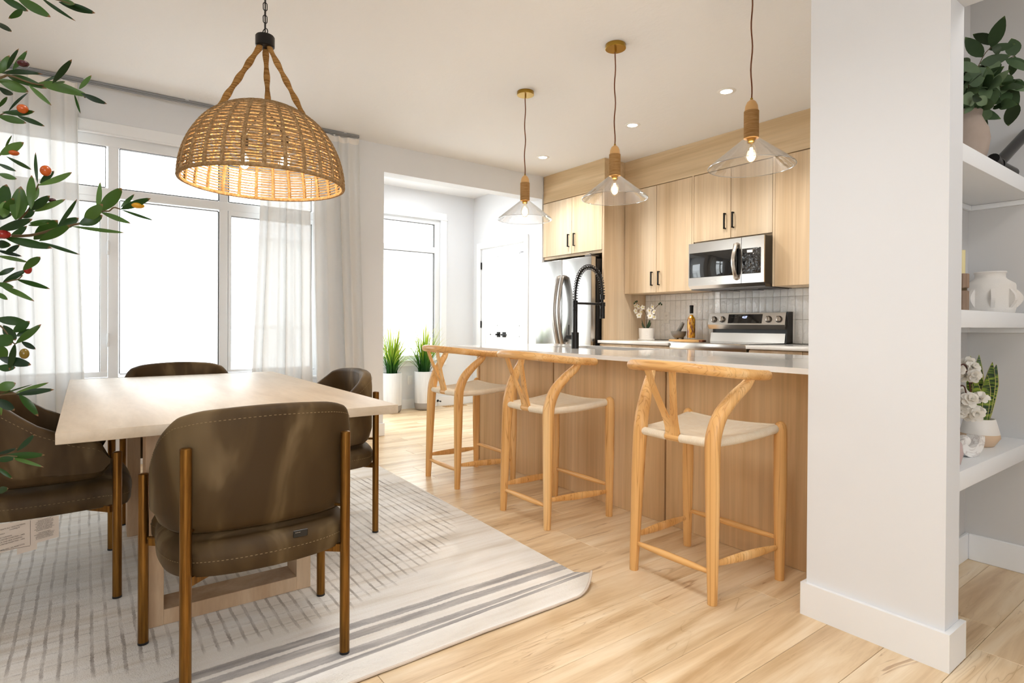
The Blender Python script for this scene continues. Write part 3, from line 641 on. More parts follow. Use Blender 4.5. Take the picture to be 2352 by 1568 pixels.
for q in range(3): g.rbox((-3.20 + q * 0.23, 4.62, 1.374), (-3.02 + q * 0.23, 4.80, 1.381), 0.002, 1)
PB(t, g, 'vent_grille', M['steeldark'])
text('logo', 'SAMSUNG', M['white'], t, 0.016, Matrix.Translation(Vector((-3.06, YM - 0.0006, 1.447)) - t.location) @ Matrix.Rotation(PI / 2, 4, 'X'), depth=0.0003)
# range
t = empty('range', (-2.93, 4.5, 0), 0, 'stainless electric range with four silver knobs and black clock display', 'range')
b = MB(); b.rbox((-3.297, 4.19, 0.01), (-2.563, 4.82, 0.900), 0.003, 1); PB(t, b, 'body', M['blackplastic'])
b = MB(); b.rbox((-3.300, 4.150, 0.852), (-2.560, 4.20, 0.914), 0.006, 2); PB(t, b, 'front_trim', M['steel'])
b = MB(); b.rbox((-3.297, 4.155, 0.20), (-2.563, 4.195, 0.835), 0.004, 1); dd = PB(t, b, 'oven_door', M['steel'])
h = MB(); h.cyl((-3.26, 4.105, 0.79), (-2.60, 4.105, 0.79), 0.013); h.cyl((-3.22, 4.105, 0.79), (-3.22, 4.16, 0.79), 0.01); h.cyl((-2.64, 4.105, 0.79), (-2.64, 4.16, 0.79), 0.01); PB(t, h, 'oven_handle', M['steel'], dd)
b = MB(); b.rbox((-3.297, 4.20, 0.900), (-2.563, 4.765, 0.9145), 0.002, 1); PB(t, b, 'cooktop', M['blackglass'])
def prism(mb, xa, xb, prof):
    n = len(prof); vs = [(xa, y, z) for y, z in prof] + [(xb, y, z) for y, z in prof]
    mb.add(vs, [tuple(range(n)), tuple(reversed(range(n, 2 * n)))] + [(i, i + n, (i + 1) % n + n, (i + 1) % n) for i in range(n)], False); return mb
b = MB(); prism(b, -3.302, -2.574, [(4.752, 0.9145), (4.765, 0.995), (4.82, 0.995), (4.82, 0.9145)]); PB(t, b, 'lower_backguard', M['steel'])
b = MB(); prism(b, -3.297, -2.58, [(4.79, 0.995), (4.79, 1.032), (4.82, 1.032), (4.82, 0.995)]); PB(t, b, 'vent_gap', M['blackplastic'])
b = MB(); prism(b, -3.318, -2.566, [(4.738, 1.070), (4.762, 1.176), (4.77, 1.178), (4.82, 1.178), (4.82, 1.03), (4.752, 1.03)]); cp = PB(t, b, 'control_backguard', M['steel'])
b = MB(); prism(b, -2.5655, -2.553, [(4.745, 0.9145), (4.768, 1.06), (4.765, 1.182), (4.848, 1.182), (4.848, 0.9145)]); PB(t, b, 'side_cap', M['blackplastic'])
tilt = math.atan2(4.762 - 4.738, 0.106)
def onpanel(x, z, out=0.0):   # point on the slanted control face
    k = (z - 1.070) / 0.106; return Vector((x, 4.738 + 0.024 * k, z)) + Vector((0, -math.cos(tilt), math.sin(tilt) )) * out
for kx in (-3.256, -3.168, -2.716, -2.622):
    k = MB(); a_ = onpanel(kx, 1.118); k.cyl(a_, onpanel(kx, 1.118, 0.004), 0.030, 24); ko = PB(t, k, 'knob_ring', M['steeldark'], cp)
    k = MB(); k.cyl(onpanel(kx, 1.118, 0.004), onpanel(kx, 1.118, 0.026), 0.024, 24, 0.021)
    Q = Matrix.Translation(onpanel(kx, 1.118, 0.028)) @ Matrix.Rotation(-tilt, 4, 'X'); kk = MB(); kk.rbox((-0.006, -0.008, -0.022), (0.006, 0.006, 0.022), 0.003, 2); kk.xf(Q); k.add(kk.v, kk.f, True); PB(t, k, 'knob', M['steel'], cp)
g = MB(); vs = [onpanel(-3.108, 1.083, 0.0015), onpanel(-2.776, 1.083, 0.0015), onpanel(-2.776, 1.164, 0.0015), onpanel(-3.108, 1.164, 0.0015)]; g.add(vs + [v + Vector((0, 0.004, 0)) for v in vs], [(0, 1, 2, 3), (0, 4, 5, 1), (1, 5, 6, 2), (2, 6, 7, 3), (3, 7, 4, 0)], False); PB(t, g, 'clock_display', M['blackglass'], cp)
M['digits'] = emit('blue_clock_digits', (0.45, 0.55, 1, 1), 3.0)
Q = Matrix.Rotation(PI / 2 - tilt, 4, 'X')
text('clock_digits', '4:27', M['digits'], t, 0.028, Matrix.Translation(onpanel(-2.968, 1.128, 0.0022) - t.location) @ Q)
M['grey'] = plain('grey_print', srgb(120, 120, 120), 0.6)
for (s_, x_, z_) in (('BAKE', -3.08, 1.148), ('BROIL', -3.045, 1.148), ('WARM', -3.005, 1.148), ('CLEAN', -3.08, 1.132), ('TIMER', -3.045, 1.132), ('1  2  3  4  5', -3.0, 1.09), ('START', -2.85, 1.09), ('OFF', -2.80, 1.09)):
    text('print', s_, M['grey'], t, 0.008, Matrix.Translation(onpanel(x_, z_, 0.0022) - t.location) @ Q)
# base cabinets and counters
t = empty('base_cabinet', (-3.74, 4.5, 0), 0, 'oak base cabinet with drawers between fridge panel and range', 'cabinet')
b = MB(); b.box((-4.179, 4.185, 0.1), (-3.305, 4.849, 0.8795)); b.box((-4.179, 4.24, 0), (-3.305, 4.849, 0.1)); PB(t, b, 'body', M['cab'])
for a_, c_ in ((-4.176, -3.757), (-3.753, -3.308)):
    for z0_, z1_ in ((0.70, 0.872), (0.41, 0.695), (0.105, 0.405)): door(t, a_, c_, z0_, z1_, 4.163, name='drawer')
t = empty('base_cabinet', (-1.8, 4.5, 0), 0, 'oak base cabinet right of the range, mostly behind the column', 'cabinet')
b = MB(); b.box((-2.545, 4.185, 0.1), (-1.068, 4.849, 0.8795)); b.box((-2.545, 4.24, 0), (-1.068, 4.849, 0.1)); PB(t, b, 'body', M['cab'])
for a_, c_ in ((-2.542, -2.122), (-2.118, -1.60), (-1.596, -1.07)):
    for z0_, z1_ in ((0.70, 0.872), (0.41, 0.695), (0.105, 0.405)): door(t, a_, c_, z0_, z1_, 4.163, name='drawer')
o = MB().rbox((-4.1795, 4.135, 0.880), (-3.303, 4.849, 0.9085), 0.002, 2).build('countertop', M['quartz']); tag(o, 'white quartz counter slab between the fridge panel and the range', 'countertop')
o = MB().rbox((-2.5515, 4.135, 0.880), (-1.068, 4.849, 0.9085), 0.002, 2).build('countertop', M['quartz']); tag(o, 'white quartz counter slab right of the range, running behind the column', 'countertop')
# island
t = empty('kitchen_island', (-2.5, 2.85, 0), 0, 'long oak-panelled kitchen island behind the three stools', 'island')
b = MB(); b.box((-3.818, 2.510, 0.0), (-1.068, 3.24, 0.15)); b.box((-3.818, 2.510, 0.15), (-1.068, 2.53, 0.8715)); b.box((-3.818, 3.22, 0.15), (-1.068, 3.24, 0.8715)); b.box((-3.818, 2.53, 0.15), (-3.8, 3.22, 0.8715)); PB(t, b, 'body', M['cabd'])
for a_, c_ in ((-3.812, -2.9325), (-2.9205, -2.0075), (-1.9955, -1.069)):
    d = MB(); d.rbox((0, 0, 0), (c_ - a_, 0.019, 0.871), 0.0015, 1); o = d.build('face_panel', M['cabi'], t); o.location = Vector((a_, 2.490, 0.0005)) - t.location
d = MB(); d.rbox((-3.845, 2.478, 0.0005), (-3.820, 3.25, 0.8715), 0.0015, 1); PB(t, d, 'end_panel', M['cabi'])
cx0, cx1, cy0, cy1 = -3.90, -1.068, 2.257, 3.30; sx0, sx1, sy0, sy1 = -3.36, -2.60, 2.82, 3.20
mb = MB(); z0_, z1_ = 0.8718, 0.895
for a_, b_ in (((cx0, cy0), (cx1, sy0)), ((cx0, sy1), (cx1, cy1)), ((cx0, sy0), (sx0, sy1)), ((sx1, sy0), (cx1, sy1))): mb.box((a_[0], a_[1], z0_), (b_[0], b_[1], z1_))
o = mb.build('island_countertop', M['quartz']); tag(o, 'glossy white quartz island worktop with a sink cut into it', 'countertop')
mb = MB(); q0 = 0.695
for a_, b_ in (((sx0 - 0.012, sy0 - 0.012, q0), (sx0, sy1 + 0.012, 0.8712)), ((sx1, sy0 - 0.012, q0), (sx1 + 0.012, sy1 + 0.012, 0.8712)), ((sx0, sy0 - 0.012, q0), (sx1, sy0, 0.8712)), ((sx0, sy1, q0), (sx1, sy1 + 0.012, 0.8712)), ((sx0 - 0.012, sy0 - 0.012, q0 - 0.01), (sx1 + 0.012, sy1 + 0.012, q0))): mb.box(a_, b_)
mb.cyl((-2.98, 3.01, q0 + 0.0002), (-2.98, 3.01, q0 + 0.004), 0.045, 20)
o = mb.build('sink', M['steel']); tag(o, 'undermounted steel sink basin set into the island top', 'sink')
# faucet
t = empty('faucet', (-3.0, 2.75, 0.895), 0, 'matte black pull-down faucet with exposed spring on the island', 'faucet')
fx, fy = 0, 0
b = MB(); b.cyl((0, 0, 0), (0, 0, 0.113), 0.0265, 24); b.cyl((0, 0, 0.113), (0, 0, 0.26), 0.0165, 20); b.build('body', M['black'], t)
b = MB()
for k in range(9): b.lathe([(0.0145, 0.26 + k * 0.008), (0.0178, 0.261 + k * 0.008), (0.0178, 0.266 + k * 0.008), (0.0145, 0.267 + k * 0.008)], n=18, close=False)
b.cyl((0, 0, 0.255), (0, 0, 0.335), 0.0150, 18); b.build('ribbed_collar', M['black'], t)
arch = catmull([(0, 0, 0.33), (0, 0.003, 0.40), (0, 0.028, 0.50), (0, 0.075, 0.558), (0, 0.135, 0.578), (0, 0.20, 0.555), (0, 0.245, 0.50), (0, 0.262, 0.43), (0, 0.266, 0.375)], 10)
b = MB(); b.tube(arch, 0.0080, 10); b.build('hose', M['blackplastic'], t)
L = [0]
for i in range(1, len(arch)): L.append(L[-1] + (arch[i] - arch[i - 1]).length)
turns = 32; sp = []; nn = turns * 10
for i in range(nn + 1):
    s_ = L[-1] * i / nn; j = 0
    while j < len(L) - 2 and L[j + 1] < s_: j += 1
    f_ = (s_ - L[j]) / max(1e-6, L[j + 1] - L[j]); p = arch[j].lerp(arch[j + 1], f_); tg = (arch[j + 1] - arch[j]).normalized(); u_ = Vector((1, 0, 0)); w_ = tg.cross(u_); a_ = 2 * PI * turns * i / nn
    sp.append(p + (u_ * math.cos(a_) + w_ * math.sin(a_)) * 0.0180)
b = MB(); b.tube(sp, 0.0026, 6); b.build('spring', M['black'], t)
b = MB(); b.cyl((0, 0.266, 0.35), (0, 0.266, 0.385), 0.0165, 18); b.cyl((0, 0.266, 0.30), (0, 0.266, 0.36), 0.010, 14, 0.007); b.build('hose_end', M['black'], t)
b = MB(); b.cyl((0, 0.266, 0.212), (0, 0.266, 0.30), 0.0185, 20, 0.0175); b.rbox((-0.006, 0.244, 0.225), (0.006, 0.252, 0.285), 0.002, 1); b.build('spray_head', M['black'], t)
b = MB(); b.cyl((0, 0, 0.317), (0, 0.25, 0.317), 0.0085, 12); b.lathe([(0.016, 0.30), (0.021, 0.302), (0.021, 0.328), (0.016, 0.33)], c=(0, 0.266, 0), n=20); b.build('docking_arm', M['black'], t)
b = MB(); b.cyl((0, 0, 0.078), (-0.075, -0.01, 0.078), 0.0165, 18); b.cyl((-0.058, -0.008, 0.075), (-0.058, -0.008, 0.165), 0.004, 10); b.build('lever', M['black'], t)
# outlet on tiles
t = empty('power_outlet', (-3.893, 4.848, 1.14), 0, 'white double power outlet on the tiles behind the orchid', 'outlet')
b = MB(); b.rbox((-0.036, -0.004, -0.058), (0.036, 0.002, 0.058), 0.002, 2); b.build('cover_plate', M['white'], t)
for z in (-0.02, 0.02):
    b = MB(); b.rbox((-0.017, -0.006, z - 0.014), (0.017, -0.003, z + 0.014), 0.003, 2); so = b.build('socket', M['white'], t)
    b = MB()
    for x_ in (-0.007, 0.007): b.box((x_ - 0.001, -0.0063, z - 0.002), (x_ + 0.001, -0.0058, z + 0.007))
    b.box((-0.0025, -0.0063, z - 0.010), (0.0025, -0.0058, z - 0.006)); bo = b.build('slot', M['ink']); bo.parent = so
t = empty('power_outlet', (-6.613, 3.27, 0.36), 0, 'white outlet plate on nook wall between the two planters', 'outlet')
b = MB(); b.rbox((-0.001, -0.036, -0.058), (0.006, 0.036, 0.058), 0.002, 2); b.build('cover_plate', M['white'], t)
for z in (-0.02, 0.02):
    b = MB(); b.rbox((0.0045, -0.017, z - 0.014), (0.0075, 0.017, z + 0.014), 0.002, 1); b.build('socket', M['white'], t)
# counter things
# orchid
ox, oy, oz = -3.965, 4.62, 0.9087
t = empty('potted_orchid', (ox, oy, oz), 0, 'white orchid in a diamond-textured white pot at the counter corner', 'plant')
pr = [(0.078, 0.0), (0.083, 0.004), (0.083, 0.012), (0.072, 0.0135)]
b = MB(); b.lathe(pr, n=36); b.build('saucer', M['ceramic'], t)
b = MB(); nn = 40; rows = 15; vs = []; fs = []
for i in range(rows + 1):
    z = 0.0137 + 0.108 * i / rows; 
    for k in range(nn):
        r = 0.070 + 0.006 * i / rows + (0.0032 * ((math.sin(k * 2 * PI / nn * 10 + (i % 2) * PI)) > 0) if 1 < i < rows - 1 else 0.001)
        a_ = 2 * PI * k / nn; vs.append((r * math.cos(a_), r * math.sin(a_), z))
for i in range(rows):
    for k in range(nn): k2 = (k + 1) % nn; fs.append((i * nn + k, i * nn + k2, (i + 1) * nn + k2, (i + 1) * nn + k))
b.add(vs, fs, True); b.lathe([(0.077, 0.1215), (0.068, 0.1215), (0.066, 0.105), (0.0, 0.105)], n=nn); b.build('pot', M['ceramic'], t)
for (dx, dy, L_, hz) in ((-0.045, -0.02, 0.0, 0.115), (0.07, -0.03, 0.0, 0.105), (0.02, 0.05, 0, 0.08), (-0.01, -0.06, 0, 0.07)):
    b = MB(); sweep_leaf(b, (0, 0, 0.105), (dx, dy, 0.105 + hz), 0.036, (-dx, -dy, 0.5), -0.12, 0.2); b.build('leaf', M['leafdark'], t)
for sg, pts in ((-1, [(0, 0, 0.10), (0.005, 0, 0.23), (-0.03, 0.0, 0.30), (-0.09, -0.01, 0.36), (-0.14, -0.01, 0.395)]), (1, [(0, 0, 0.10), (0.005, 0, 0.22), (0.05, 0.0, 0.28), (0.11, 0.01, 0.33), (0.17, 0.01, 0.375)])):
    b = MB(); pp = catmull(pts, 5); b.tube(pp, 0.0024, 6); b.build('stem', M['stem'], t)
def orchid_flower(c, s, nrm):
    b = MB(); c = Vector(c); nrm = Vector(nrm).normalized(); u_ = nrm.orthogonal().normalized(); w_ = nrm.cross(u_)
    for k in range(5):
        a_ = 2 * PI * k / 5 + 0.3; d_ = u_ * math.cos(a_) + w_ * math.sin(a_)
        sweep_leaf(b, c, c + d_ * s + nrm * s * 0.25, s * (1.0 if k in (1, 4) else 0.75), nrm, 0.1, 0.1, 5)
    fo = b.build('flower', M['petal'], t)
    b = MB(); b.sphere(c + nrm * 0.006, 0.006, n=8, m=5); yo = b.build('flower_centre', M['yellow']); yo.parent = fo
rf = random.Random(4)
for c, s in (((-0.085, -0.02, 0.345), 0.036), ((-0.115, -0.025, 0.30), 0.034), ((-0.04, -0.025, 0.29), 0.036), ((-0.07, -0.03, 0.25), 0.032), ((-0.02, -0.03, 0.335), 0.028), ((0.06, -0.02, 0.30), 0.036), ((0.10, -0.02, 0.34), 0.034), ((0.12, -0.02, 0.285), 0.032), ((0.075, -0.03, 0.245), 0.034), ((0.115, -0.015, 0.235), 0.026), ((-0.13, -0.02, 0.355), 0.022)):
    orchid_flower(c, s, (rf.uniform(-0.5, 0.5), -1, rf.uniform(-0.3, 0.3)))
for c in ((-0.14, -0.01, 0.395), (-0.155, -0.01, 0.38), (-0.12, -0.01, 0.40), (0.17, 0.01, 0.375), (0.185, 0.01, 0.36), (0.155, 0.01, 0.365)):
    b = MB(); b.sphere(c, 0.008, 0.008, 0.01, 8, 6); b.build('bud', M['leafdark'], t)
# board, mortar, pestle, oil bottle
bx, by = -3.50, 4.66
t = empty('serving_board', (bx, by, oz), 0, 'round wooden serving board under the mortar and oil bottle', 'board')
b = MB(); b.lathe([(0.16, 0), (0.165, 0.004), (0.165, 0.013), (0.16, 0.017)], n=48); b.build('board', M['bead'], t)
b = MB(); b.rbox((0.15, -0.03, 0.0005), (0.20, 0.03, 0.0155), 0.004, 2); b.build('board_handle', M['cord'], t)
tz = oz + 0.0173
t = empty('mortar', (bx - 0.085, by - 0.01, tz), 0, 'speckled grey stone mortar bowl on three stubby feet', 'mortar')
b = MB(); b.lathe([(0.028, 0.012), (0.045, 0.016), (0.064, 0.035), (0.072, 0.06), (0.074, 0.078), (0.066, 0.078), (0.06, 0.055), (0.03, 0.03), (0.0, 0.028)], n=40)
b.build('bowl', M['stone'], t)
for k in range(3):
    a_ = 2 * PI * k / 3 + 0.5; b = MB(); b.cyl((0.038 * math.cos(a_), 0.038 * math.sin(a_), 0), (0.036 * math.cos(a_), 0.036 * math.sin(a_), 0.02), 0.011, 10, 0.014); b.build('foot', M['stone'], t)
b = MB(); b.tube(catmull([(0, 0, 0), (0.012, 0, 0.02), (0.045, 0, 0.065), (0.068, 0, 0.105), (0.073, 0, 0.113)], 3), [0.014, 0.019, 0.020, 0.020, 0.019, 0.018, 0.0175, 0.0172, 0.0168, 0.0165, 0.016, 0.012, 0.006][:13], 14)
o = b.build('pestle', M['stone']); o.location = (bx - 0.105, by - 0.01, tz + 0.048); tag(o, 'grey stone pestle leaning in the mortar', 'pestle')
t = empty('oil_bottle', (bx + 0.055, by, tz), 0, 'clear bottle of golden herb-infused oil with a dark stopper', 'bottle')
M['oil'] = (lambda x: (x.bsdf(rough=0.05, spec=0.5), x.set('color', x.ramp(x.noise(x.coords((30, 30, 12)), 1.2, 4, 0.6, 1), [(0.42, srgb(120, 62, 16)), (0.5, srgb(205, 140, 10)), (0.6, srgb(232, 176, 20))])), x.m)[-1])(N('infused_oil'))
b = MB(); b.lathe([(0.0, 0.016), (0.033, 0.016), (0.036, 0.024), (0.036, 0.19), (0.032, 0.205), (0.02, 0.218), (0.014, 0.235), (0.0, 0.235)], n=28); b.build('oil', M['oil'], t)
b = MB(); b.lathe([(0.034, 0), (0.039, 0.004), (0.039, 0.195), (0.034, 0.213), (0.02, 0.226), (0.0155, 0.24), (0.0155, 0.262)], n=28); b.build('glass', M['bulbglass'], t)
b = MB(); b.lathe([(0.0165, 0.25), (0.0175, 0.255), (0.0175, 0.31), (0.019, 0.312), (0.019, 0.325), (0.015, 0.328)], n=20); b.build('stopper', M['blackplastic'], t)
# floor vent and door stop in the nook
t = empty('floor_vent', (-6.49, 3.85, 0.0), 0, 'slim beige floor vent by the nook baseboard', 'vent')
b = MB(); b.rbox((-0.05, -0.16, 0.0002), (0.05, 0.16, 0.005), 0.001, 1); b.build('vent_plate', M['bead'], t)
for k in range(10):
    b = MB(); b.box((-0.04, -0.15 + k * 0.032, 0.005), (0.04, -0.135 + k * 0.032, 0.0062)); b.build('slat', M['cabd'], t)
t = empty('door_stop', (-6.6, 3.66, 0.07), 0, 'small black door stop sticking out of the nook baseboard', 'door stop')
b = MB(); b.lathe([(0.014, 0.0), (0.016, 0.003), (0.012, 0.008), (0.006, 0.01), (0.006, 0.065)], axis='x', n=14); b.build('rod', M['black'], t)
b = MB(); b.lathe([(0.009, 0.065), (0.010, 0.067), (0.010, 0.078), (0.008, 0.08)], axis='x', n=14); b.build('tip', M['blackplastic'], t)

# ================================================================ DINING
def rugmat():
    x = N('rug_pile'); x.bsdf(rough=0.95, spec=0.1); v = x.coords(); sp = x.n('ShaderNodeSeparateXYZ'); x.l(v, sp.inputs[0]); X, Y = sp.outputs[0], sp.outputs[1]
    warp = x.noise(x.coords((3, 3, 3)), 2.0, 3); wx = x.math('MULTIPLY_ADD', warp, 0.03, -0.015); 
    fine = x.noise(x.coords((60, 60, 60)), 1.5, 3)
    Xw = x.math('ADD', X, x.math('MULTIPLY_ADD', fine, 0.008, -0.004)); Xw = x.math('ADD', Xw, x.math('MULTIPLY', wx, 0.3))
    Yw = x.math('ADD', Y, x.math('MULTIPLY_ADD', fine, 0.008, -0.004))
    # broad woven streaks running along Y
    st = x.noise(x.coords((14, 0.9, 1)), 1.0, 4, 0.6)
    base = x.ramp(st, [(0.3, srgb(214, 204, 190)), (0.45, srgb(234, 229, 221)), (0.6, srgb(242, 239, 234)), (0.75, srgb(226, 219, 210))])
    def band(c, hw, s):   # 1 inside |X-c|<hw
        d = x.math('ABSOLUTE', x.math('SUBTRACT', Xw, c)); return x.math('MULTIPLY', x.ramp(x.math('DIVIDE', d, hw), [(0.8, (1, 1, 1)), (1.0, (0, 0, 0))]), s)
    m = None
    for c, hw, s in ((-1.733, 0.024, 0.85), (-1.793, 0.022, 0.8), (-1.880, 0.023, 0.8), (-1.940, 0.022, 0.85), (-4.47, 0.024, .8), (-4.53, .022, .8), (-4.62, .023, .8)):
        b = band(c, hw, s); m = b if m is None else x.math('MAXIMUM', m, b)
    m = x.math('MULTIPLY', m, x.ramp(x.noise(x.coords((30, 4, 1)), 1.3, 4), [(0.3, (0.55,) * 3), (0.6, (1, 1, 1))]))
    # lattice of thin lines inside a big oval
    ex = x.math('DIVIDE', x.math('SUBTRACT', X, -3.2), 1.17); ey = x.math('DIVIDE', x.math('SUBTRACT', Y, 0.46), 1.28)
    rr = x.math('SQRT', x.math('ADD', x.math('MULTIPLY', ex, ex), x.math('MULTIPLY', ey, ey)))
    rr = x.math('ADD', rr, x.math('MULTIPLY_ADD', x.noise(x.coords((0.2, 30, 1)), 1.0, 1), 0.10, -0.05))
    inside = x.ramp(rr, [(0.96, (1, 1, 1)), (1.0, (0, 0, 0))])
    def lines(C_, pitch, w):
        f = x.math('ABSOLUTE', x.math('SUBTRACT', x.math('FRACT', x.math('DIVIDE', C_, pitch)), 0.5)); return x.ramp(f, [(w * 0.6, (1, 1, 1)), (w, (0, 0, 0))])
    ly = lines(x.math('ADD', Yw, x.math('MULTIPLY', wx, 0.4)), 0.041, 0.15); lx = lines(Xw, 0.082, 0.06)
    br = x.ramp(x.noise(x.coords((6, 25, 1)), 1.2, 3), [(0.38, (0.25,) * 3), (0.62, (1, 1, 1))])
    edge = x.ramp(rr, [(0.3, (0.45,) * 3), (0.9, (1, 1, 1))])
    g = x.math('MULTIPLY', x.math('MULTIPLY', x.math('MAXIMUM', ly, x.math('MULTIPLY', lx, 0.4)), br), x.math('MULTIPLY', inside, edge)); g = x.math('MULTIPLY', g, 0.75)
    c = x.mix(m, base, srgb(138, 134, 134)); c = x.mix(g, c, srgb(128, 115, 103))
    x.set('color', c); x.bump(x.math('ADD', fine, x.math('MULTIPLY', x.noise(x.coords((1, 1, 1)), 240, 2), 0.8)), 0.5, 0.006); x.b.inputs['Sheen Weight'].default_value = 0.2
    return x.m
mb = MB(); rx0, rx1, ry0 = -4.75, -1.645, -0.78; nx, ny = 155, 124; vs = []; top = 0.0115
for i in range(nx + 1):
    X_ = rx0 + (rx1 - rx0) * i / nx
    for j in range(ny + 1):
        ry1 = 1.665 + 0.034 * (-1.7 - X_); Y_ = ry0 + (ry1 - ry0) * j / ny
        dx = rx1 - X_; dy = ry1 - Y_; z = top + 0.0012 * noise.noise(Vector((X_ * 9, Y_ * 9, 0))) + 0.0008 * noise.noise(Vector((X_ * 40, Y_ * 40, 3)))
        s_ = dx + dy; px_, py_ = X_, Y_
        if s_ < 0.14: 
            k = (0.14 - s_) / 0.14; z += 0.045 * k * k; px_ -= 0.06 * k * k; py_ += 0.0 * k
        if dx < 0.03: z += 0.004 * max(0, noise.noise(Vector((0, Y_ * 5, 7)))) 
        px_ += 0.010 * noise.noise(Vector((0, Y_ * 2.2, 9))) * max(0, 1 - dx / 0.3)
        vs.append((px_, py_, z))
nt_ = len(vs); fs = []
for i in range(nx):
    for j in range(ny):
        a_ = i * (ny + 1) + j; fs.append((a_, a_ + ny + 1, a_ + ny + 2, a_ + 1))
# underside skirt
ring = [i * (ny + 1) for i in range(nx + 1)] + [nx * (ny + 1) + j for j in range(1, ny + 1)] + [i * (ny + 1) + ny for i in range(nx - 1, -1, -1)] + [j for j in range(ny - 1, 0, -1)]
low = [(vs[r][0], vs[r][1], max(0.0008, vs[r][2] - 0.0095)) for r in ring]; base_i = len(vs); vs += low
for k in range(len(ring)):
    k2 = (k + 1) % len(ring); fs.append((ring[k], base_i + k, base_i + k2, ring[k2]))
fs.append(tuple(base_i + k for k in range(len(ring))))
mb.add(vs, fs, True); M['rug'] = rugmat(); rug = mb.build('area_rug', M['rug']); tag(rug, 'large cream area rug with grey stripes and faint lattice under the dining table', 'rug')
b = MB(); b.tube([Vector(vs[ring[k]]) - Vector((0, 0, 0.004)) for k in range(nx, nx + ny + 1)], 0.005, 6); b.build('bound_edge', M['paper'], rug)
RZ = 0.0122
# table
t = empty('dining_table', (-2.99, 0.45, RZ), 0, 'pale washed wood dining table with a thick top and open box trestle legs', 'table')
def Pt(mb, n, mat):
    o = mb.build(n, mat, t); o.location = -Vector(t.location); return o
b = MB(); b.rbox((-3.92, -0.066, 0.717), (-2.055, 0.968, 0.75), 0.002, 2); Pt(b, 'tabletop', M['table'])
for xa, xb in ((-2.46, -2.33), (-3.52, -3.39)):
    b = MB(); y0_, y1_, w_ = 0.167, 0.722, 0.054
    b.rbox((xa, y0_, RZ), (xb, y0_ + w_, 0.7165), 0.0015, 1); b.rbox((xa, y1_ - w_, RZ), (xb, y1_, 0.7165), 0.0015, 1)
    b.rbox((xa + 0.0005, y0_ + w_, RZ), (xb - 0.0005, y1_ - w_, RZ + 0.053), 0.001, 1); b.rbox((xa + 0.0005, y0_ + w_, 0.664), (xb - 0.0005, y1_ - w_, 0.7165), 0.001, 1)
    Pt(b, 'trestle_leg', M['tablez'])
b = MB(); b.rbox((-3.39, 0.42, 0.655), (-2.46, 0.47, 0.7165), 0.0015, 1); Pt(b, 'stretcher_beam', M['table'])

